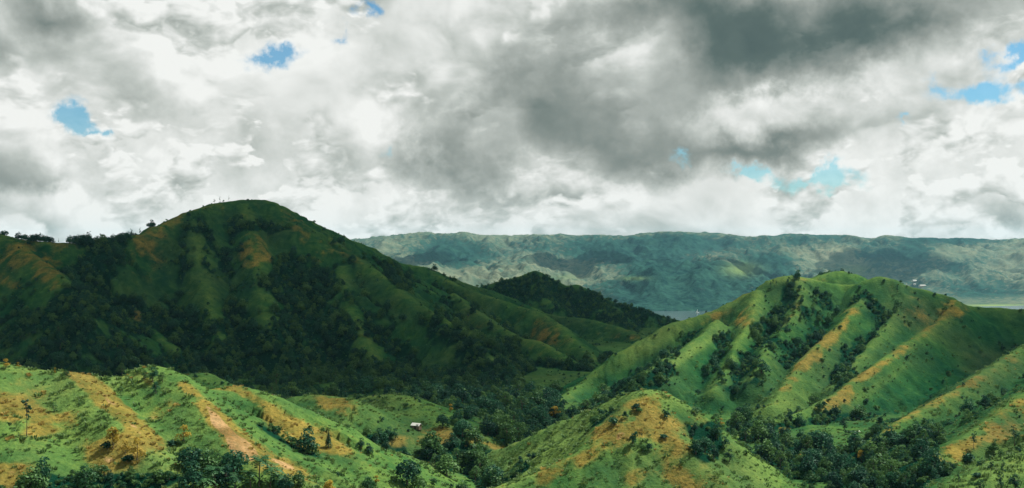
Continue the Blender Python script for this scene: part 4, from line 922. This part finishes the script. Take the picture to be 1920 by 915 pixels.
# ------------------------------------------------------------------ things people made
def paint(name, col, rough=0.6, var=0.12):
    m = bpy.data.materials.new(name); m.use_nodes = True; nt = m.node_tree; bs = nt.nodes['Principled BSDF']; bs.inputs['Roughness'].default_value = rough
    pos = nt.nodes.new('ShaderNodeTexCoord').outputs['Object']
    nt.links.new(mixc(nt, noise(nt, pos, 1.7, 4.0, .6), tuple(c*(1-var*2) for c in col), col), bs.inputs['Base Color']); return m
WHITE = paint('white_sheet', (.82, .82, .78)); DULL = paint('dull_roof', (.46, .46, .44)); WALL = paint('hut_wall', (.20, .15, .10)); SHADE = paint('doorway_dark', (.02, .02, .02)); PALE = paint('pale_wall', (.62, .60, .54)); PINK = paint('pale_yard', (.50, .42, .32)); HULL = paint('hull', (.75, .77, .76))
def boxm(name, lo, hi, mat, parent, bevel=0.0):
    lo, hi = np.array(lo, float), np.array(hi, float); c = np.array([[i, j, k] for k in (0, 1) for j in (0, 1) for i in (0, 1)], float)*(hi-lo)+lo
    me = to_mesh(name, c, np.array([[0, 2, 3, 1], [4, 5, 7, 6], [0, 1, 5, 4], [2, 6, 7, 3], [0, 4, 6, 2], [1, 3, 7, 5]])); me.polygons.foreach_set('use_smooth', np.zeros(6, bool)); me.materials.append(mat); return new_obj(name, me, parent)
def gable(name, L, W, z0, z1, th, mat, parent, over=.3):
    l, w = L/2+over, W/2+over; v, f = [], []
    for s in (-1, 1):
        b = len(v); pts = [(-l, s*w, z0), (l, s*w, z0), (l, 0, z1), (-l, 0, z1)]
        v += pts + [(x, y, z+th) for x, y, z in pts]; f += [[b+i for i in q] for q in ([0, 1, 2, 3], [7, 6, 5, 4], [0, 4, 5, 1], [1, 5, 6, 2], [2, 6, 7, 3], [3, 7, 4, 0])]
    me = to_mesh(name, np.array(v, float), np.array(f)); me.polygons.foreach_set('use_smooth', np.zeros(len(f), bool)); me.materials.append(mat); return new_obj(name, me, parent)
def root(name, loc, rz, label, cat):
    e = link(bpy.data.objects.new(name, None)); e.location = loc; e.rotation_euler = (0, 0, rz); e['label'] = label; e['category'] = cat; return e
g = hit(781, 804); hut = root('hut', (g.x, g.y, g.z-.25), math.radians(-28), 'small hut with a bright white sheet roof on the middle green hill', 'hut')
boxm('wall', (-1.7, -1.0, 0), (1.7, 1.0, 1.75), WALL, hut); boxm('doorway', (-.4, -1.03, .05), (.3, -.98, 1.5), SHADE, hut)
rf = gable('roof', 3.5, 2.1, 1.6, 2.5, .05, WHITE, hut, .25); boxm('patch_sheet', (.5, -1.28, 2.02), (1.5, -.5, 2.09), SHADE, rf).rotation_euler = (0, 0, 0)
rf.children[0].location = (0, 0, -.0)
def tarp(px, py, w, h, rz, label):
    g = hit(px, py); n = 9; u = np.linspace(-1, 1, n); U, V = np.meshgrid(u, u, indexing='ij')
    z = h*(1-np.abs(U)**1.3)*(.8+.2*np.cos(V*2)) + .06*np.sin(U*9+V*5)
    v = np.stack([U*w*.5, V*w*.45, z], 2).reshape(-1, 3); i, j = np.meshgrid(np.arange(n-1), np.arange(n-1), indexing='ij'); a = (i*n+j).ravel()
    me = to_mesh('white_tarpaulin', v, np.stack([a, a+n, a+n+1, a+1], 1)); me.materials.append(WHITE); o = new_obj('white_tarpaulin', me); o.location = (g.x, g.y, g.z+.25); o.rotation_euler = (0, 0, rz)
    md = o.modifiers.new('thick', 'SOLIDIFY'); md.thickness = .04; o['label'] = label; o['category'] = 'tarpaulin'
tarp(1605, 814, 1.7, 1.0, .4, 'larger of two small white sheets at the edge of the right valley wood')
tarp(1611, 811, 1.0, .7, -.3, 'smaller of two small white sheets at the edge of the right valley wood')
def far_ground(px, py):
    x, y, z = FARXYZ; a, b = topix(x, y, z); ok = (y > 4600); d = (a-px)**2 + (b-py)**2 + np.where(ok, 0, 1e9); i = int(np.argmin(d)); return x[i], y[i], z[i]
def block(px, py, L, W, H, rz, label, wall, roof):
    x, y, z = far_ground(px, py); e = root('warehouse', (x, y, z-1.5), rz, label, 'building')
    boxm('wall', (-L/2, -W/2, 0), (L/2, W/2, H+1.5), wall, e); gable('roof', L, W, H+1.4, H+1.5+W*.16, .3, roof, e, .6)
    for k in np.linspace(-.35, .35, 4): boxm('window', (L*k-1.2, -W/2-.08, H*.45+1.5), (L*k+1.2, -W/2-.02, H*.8+1.5), SHADE, e)
block(1714, 527, 30, 20, 7, .2, 'pale building with a white roof highest of the far group past the right hill', PALE, DULL)
block(1716, 535, 16, 12, 5, -.3, 'smallest white building in the middle of the far group past the right hill', PALE, DULL)
block(1730, 538, 42, 22, 8, .1, 'long cream building lowest of the far group past the right hill', PINK, DULL)
x, y = (1308-CX)/F*4480, 4480.0
bt = root('sailing_boat', (x, y, 0), math.radians(20), 'tiny white sailing boat near the far shore of the lake', 'boat')
hv = []
for q, wd in zip(np.linspace(-1, 1, 9), [.5, .8, .95, 1, 1, .95, .75, .42, .04]):
    hv += [(q*7, -wd*1.6, 1.3+.35*q*q), (q*7, -wd*.9, -.2), (q*7, wd*.9, -.2), (q*7, wd*1.6, 1.3+.35*q*q)]
hf = [[i*4+j, (i+1)*4+j, (i+1)*4+j+1, i*4+j+1] for i in range(8) for j in range(3)] + [[i*4+3, (i+1)*4+3, (i+1)*4, i*4] for i in range(8)]
me = to_mesh('hull', np.array(hv), np.array(hf)); me.materials.append(HULL); new_obj('hull', me, bt)
tv, tf = tube([(0.5, 0, 1), (.5, 0, 8), (.5, 0, 14)], [.16, .13, .08]); me = to_mesh('mast', tv, tf); me.materials.append(HULL); new_obj('mast', me, bt)
n = 7; sv = []
for i in range(n):
    q = i/(n-1)
    for j in range(n):
        p = j/(n-1)*(1-q); sv.append((.4 - 6.5*p, .9*math.sin(p*3), 2.2 + 11.2*q))
sf = [[i*n+j, i*n+j+1, (i+1)*n+j+1, (i+1)*n+j] for i in range(n-1) for j in range(n-1)]
me = to_mesh('sail', np.array(sv), np.array(sf)); me.materials.append(WHITE); so = new_obj('sail', me, bt); so.modifiers.new('thick', 'SOLIDIFY').thickness = .05

# ------------------------------------------------------------------ clouds above the picture, whose shadows lie on the land
def cloud_material():
    m = bpy.data.materials.new('cloud'); m.use_nodes = True; nt = m.node_tree; nt.nodes.clear()
    out = nt.nodes.new('ShaderNodeOutputMaterial'); v = nt.nodes.new('ShaderNodeVolumeScatter')
    v.inputs['Color'].default_value = (0.97, 0.98, 0.98, 1); v.inputs['Density'].default_value = 0.0056; v.inputs['Anisotropy'].default_value = 0.6
    nt.links.new(v.outputs[0], out.inputs['Volume']); return m
CLOUD = cloud_material()
def cloud(cx, cy_, rx, ry, alt, thick, seed, rot=0.0):
    """a cumulus with a flat base; cx, cy_: middle of its shadow on the land"""
    import bmesh
    bm = bmesh.new(); bmesh.ops.create_icosphere(bm, subdivisions=5, radius=1.0)
    co = np.array([v.co[:] for v in bm.verts]); fc = np.array([[v.index for v in f.verts] for f in bm.faces]); bm.free()
    s = seed*13.7
    k = 1 + .26*fbm(co[:, 0]*1.0+s, co[:, 1]+co[:, 2]*1.7, .8, 4, .55, s)
    co = co*k[:, None]; co[:, 2] = np.where(co[:, 2] < -.25, -.25+(co[:, 2]+.25)*.25, co[:, 2])
    a = math.radians(rot); x = co[:, 0]*rx; y = co[:, 1]*ry
    v = np.stack([x*math.cos(a)-y*math.sin(a), x*math.sin(a)+y*math.cos(a), co[:, 2]*thick], 1)
    me = to_mesh('cloud', v, fc); me.materials.append(CLOUD)
    o = link(bpy.data.objects.new('cloud', me)); h = (alt-200)/math.tan(SUN_EL)
    o.location = (cx + h*math.sin(SUN_AZ), cy_ + h*math.cos(SUN_AZ), alt); o['kind'] = 'structure'
for c in [(-230, 960, 430, 420, 1750, 330, 1, 10), (-620, 900, 330, 360, 1800, 300, 2, 0), (170, 1480, 370, 370, 1850, 320, 3, 20), (420, 650, 170, 180, 1750, 200, 4, 0),
          (-40, 510, 130, 95, 1700, 90, 11, 0), (-420, 6500, 380, 420, 2750, 320, 5, 0), (560, 6700, 470, 480, 2750, 330, 6, 20), (1450, 6100, 260, 330, 2750, 280, 8, 0),
          (2450, 7000, 420, 400, 2850, 320, 9, 0)]:
    cloud(*c)
# ------------------------------------------------------------------ haze: one box of thin air round the whole land
def add_haze():
    lo = np.array([-9500.0, -60.0, -240.0]); hi = np.array([9500.0, 10700.0, 420.0])
    c = np.array([[i, j, k] for k in (0, 1) for j in (0, 1) for i in (0, 1)], float)*(hi-lo)+lo
    me = to_mesh('haze', c, np.array([[0, 2, 3, 1], [4, 5, 7, 6], [0, 1, 5, 4], [2, 6, 7, 3], [0, 4, 6, 2], [1, 3, 7, 5]]))
    m = bpy.data.materials.new('haze'); m.use_nodes = True; nt = m.node_tree; nt.nodes.clear()
    out = nt.nodes.new('ShaderNodeOutputMaterial'); v = nt.nodes.new('ShaderNodeVolumePrincipled')
    v.inputs['Color'].default_value = (0.34, 0.74, 0.98, 1); v.inputs['Density'].default_value = HAZE_DENSITY; v.inputs['Anisotropy'].default_value = 0.15
    nt.links.new(v.outputs[0], out.inputs['Volume']); me.materials.append(m)
    o = link(bpy.data.objects.new('haze', me)); o['kind'] = 'stuff'; o['label'] = 'thin blue haze hanging over the whole landscape'
HAZE_DENSITY = 2.0e-5
add_haze()
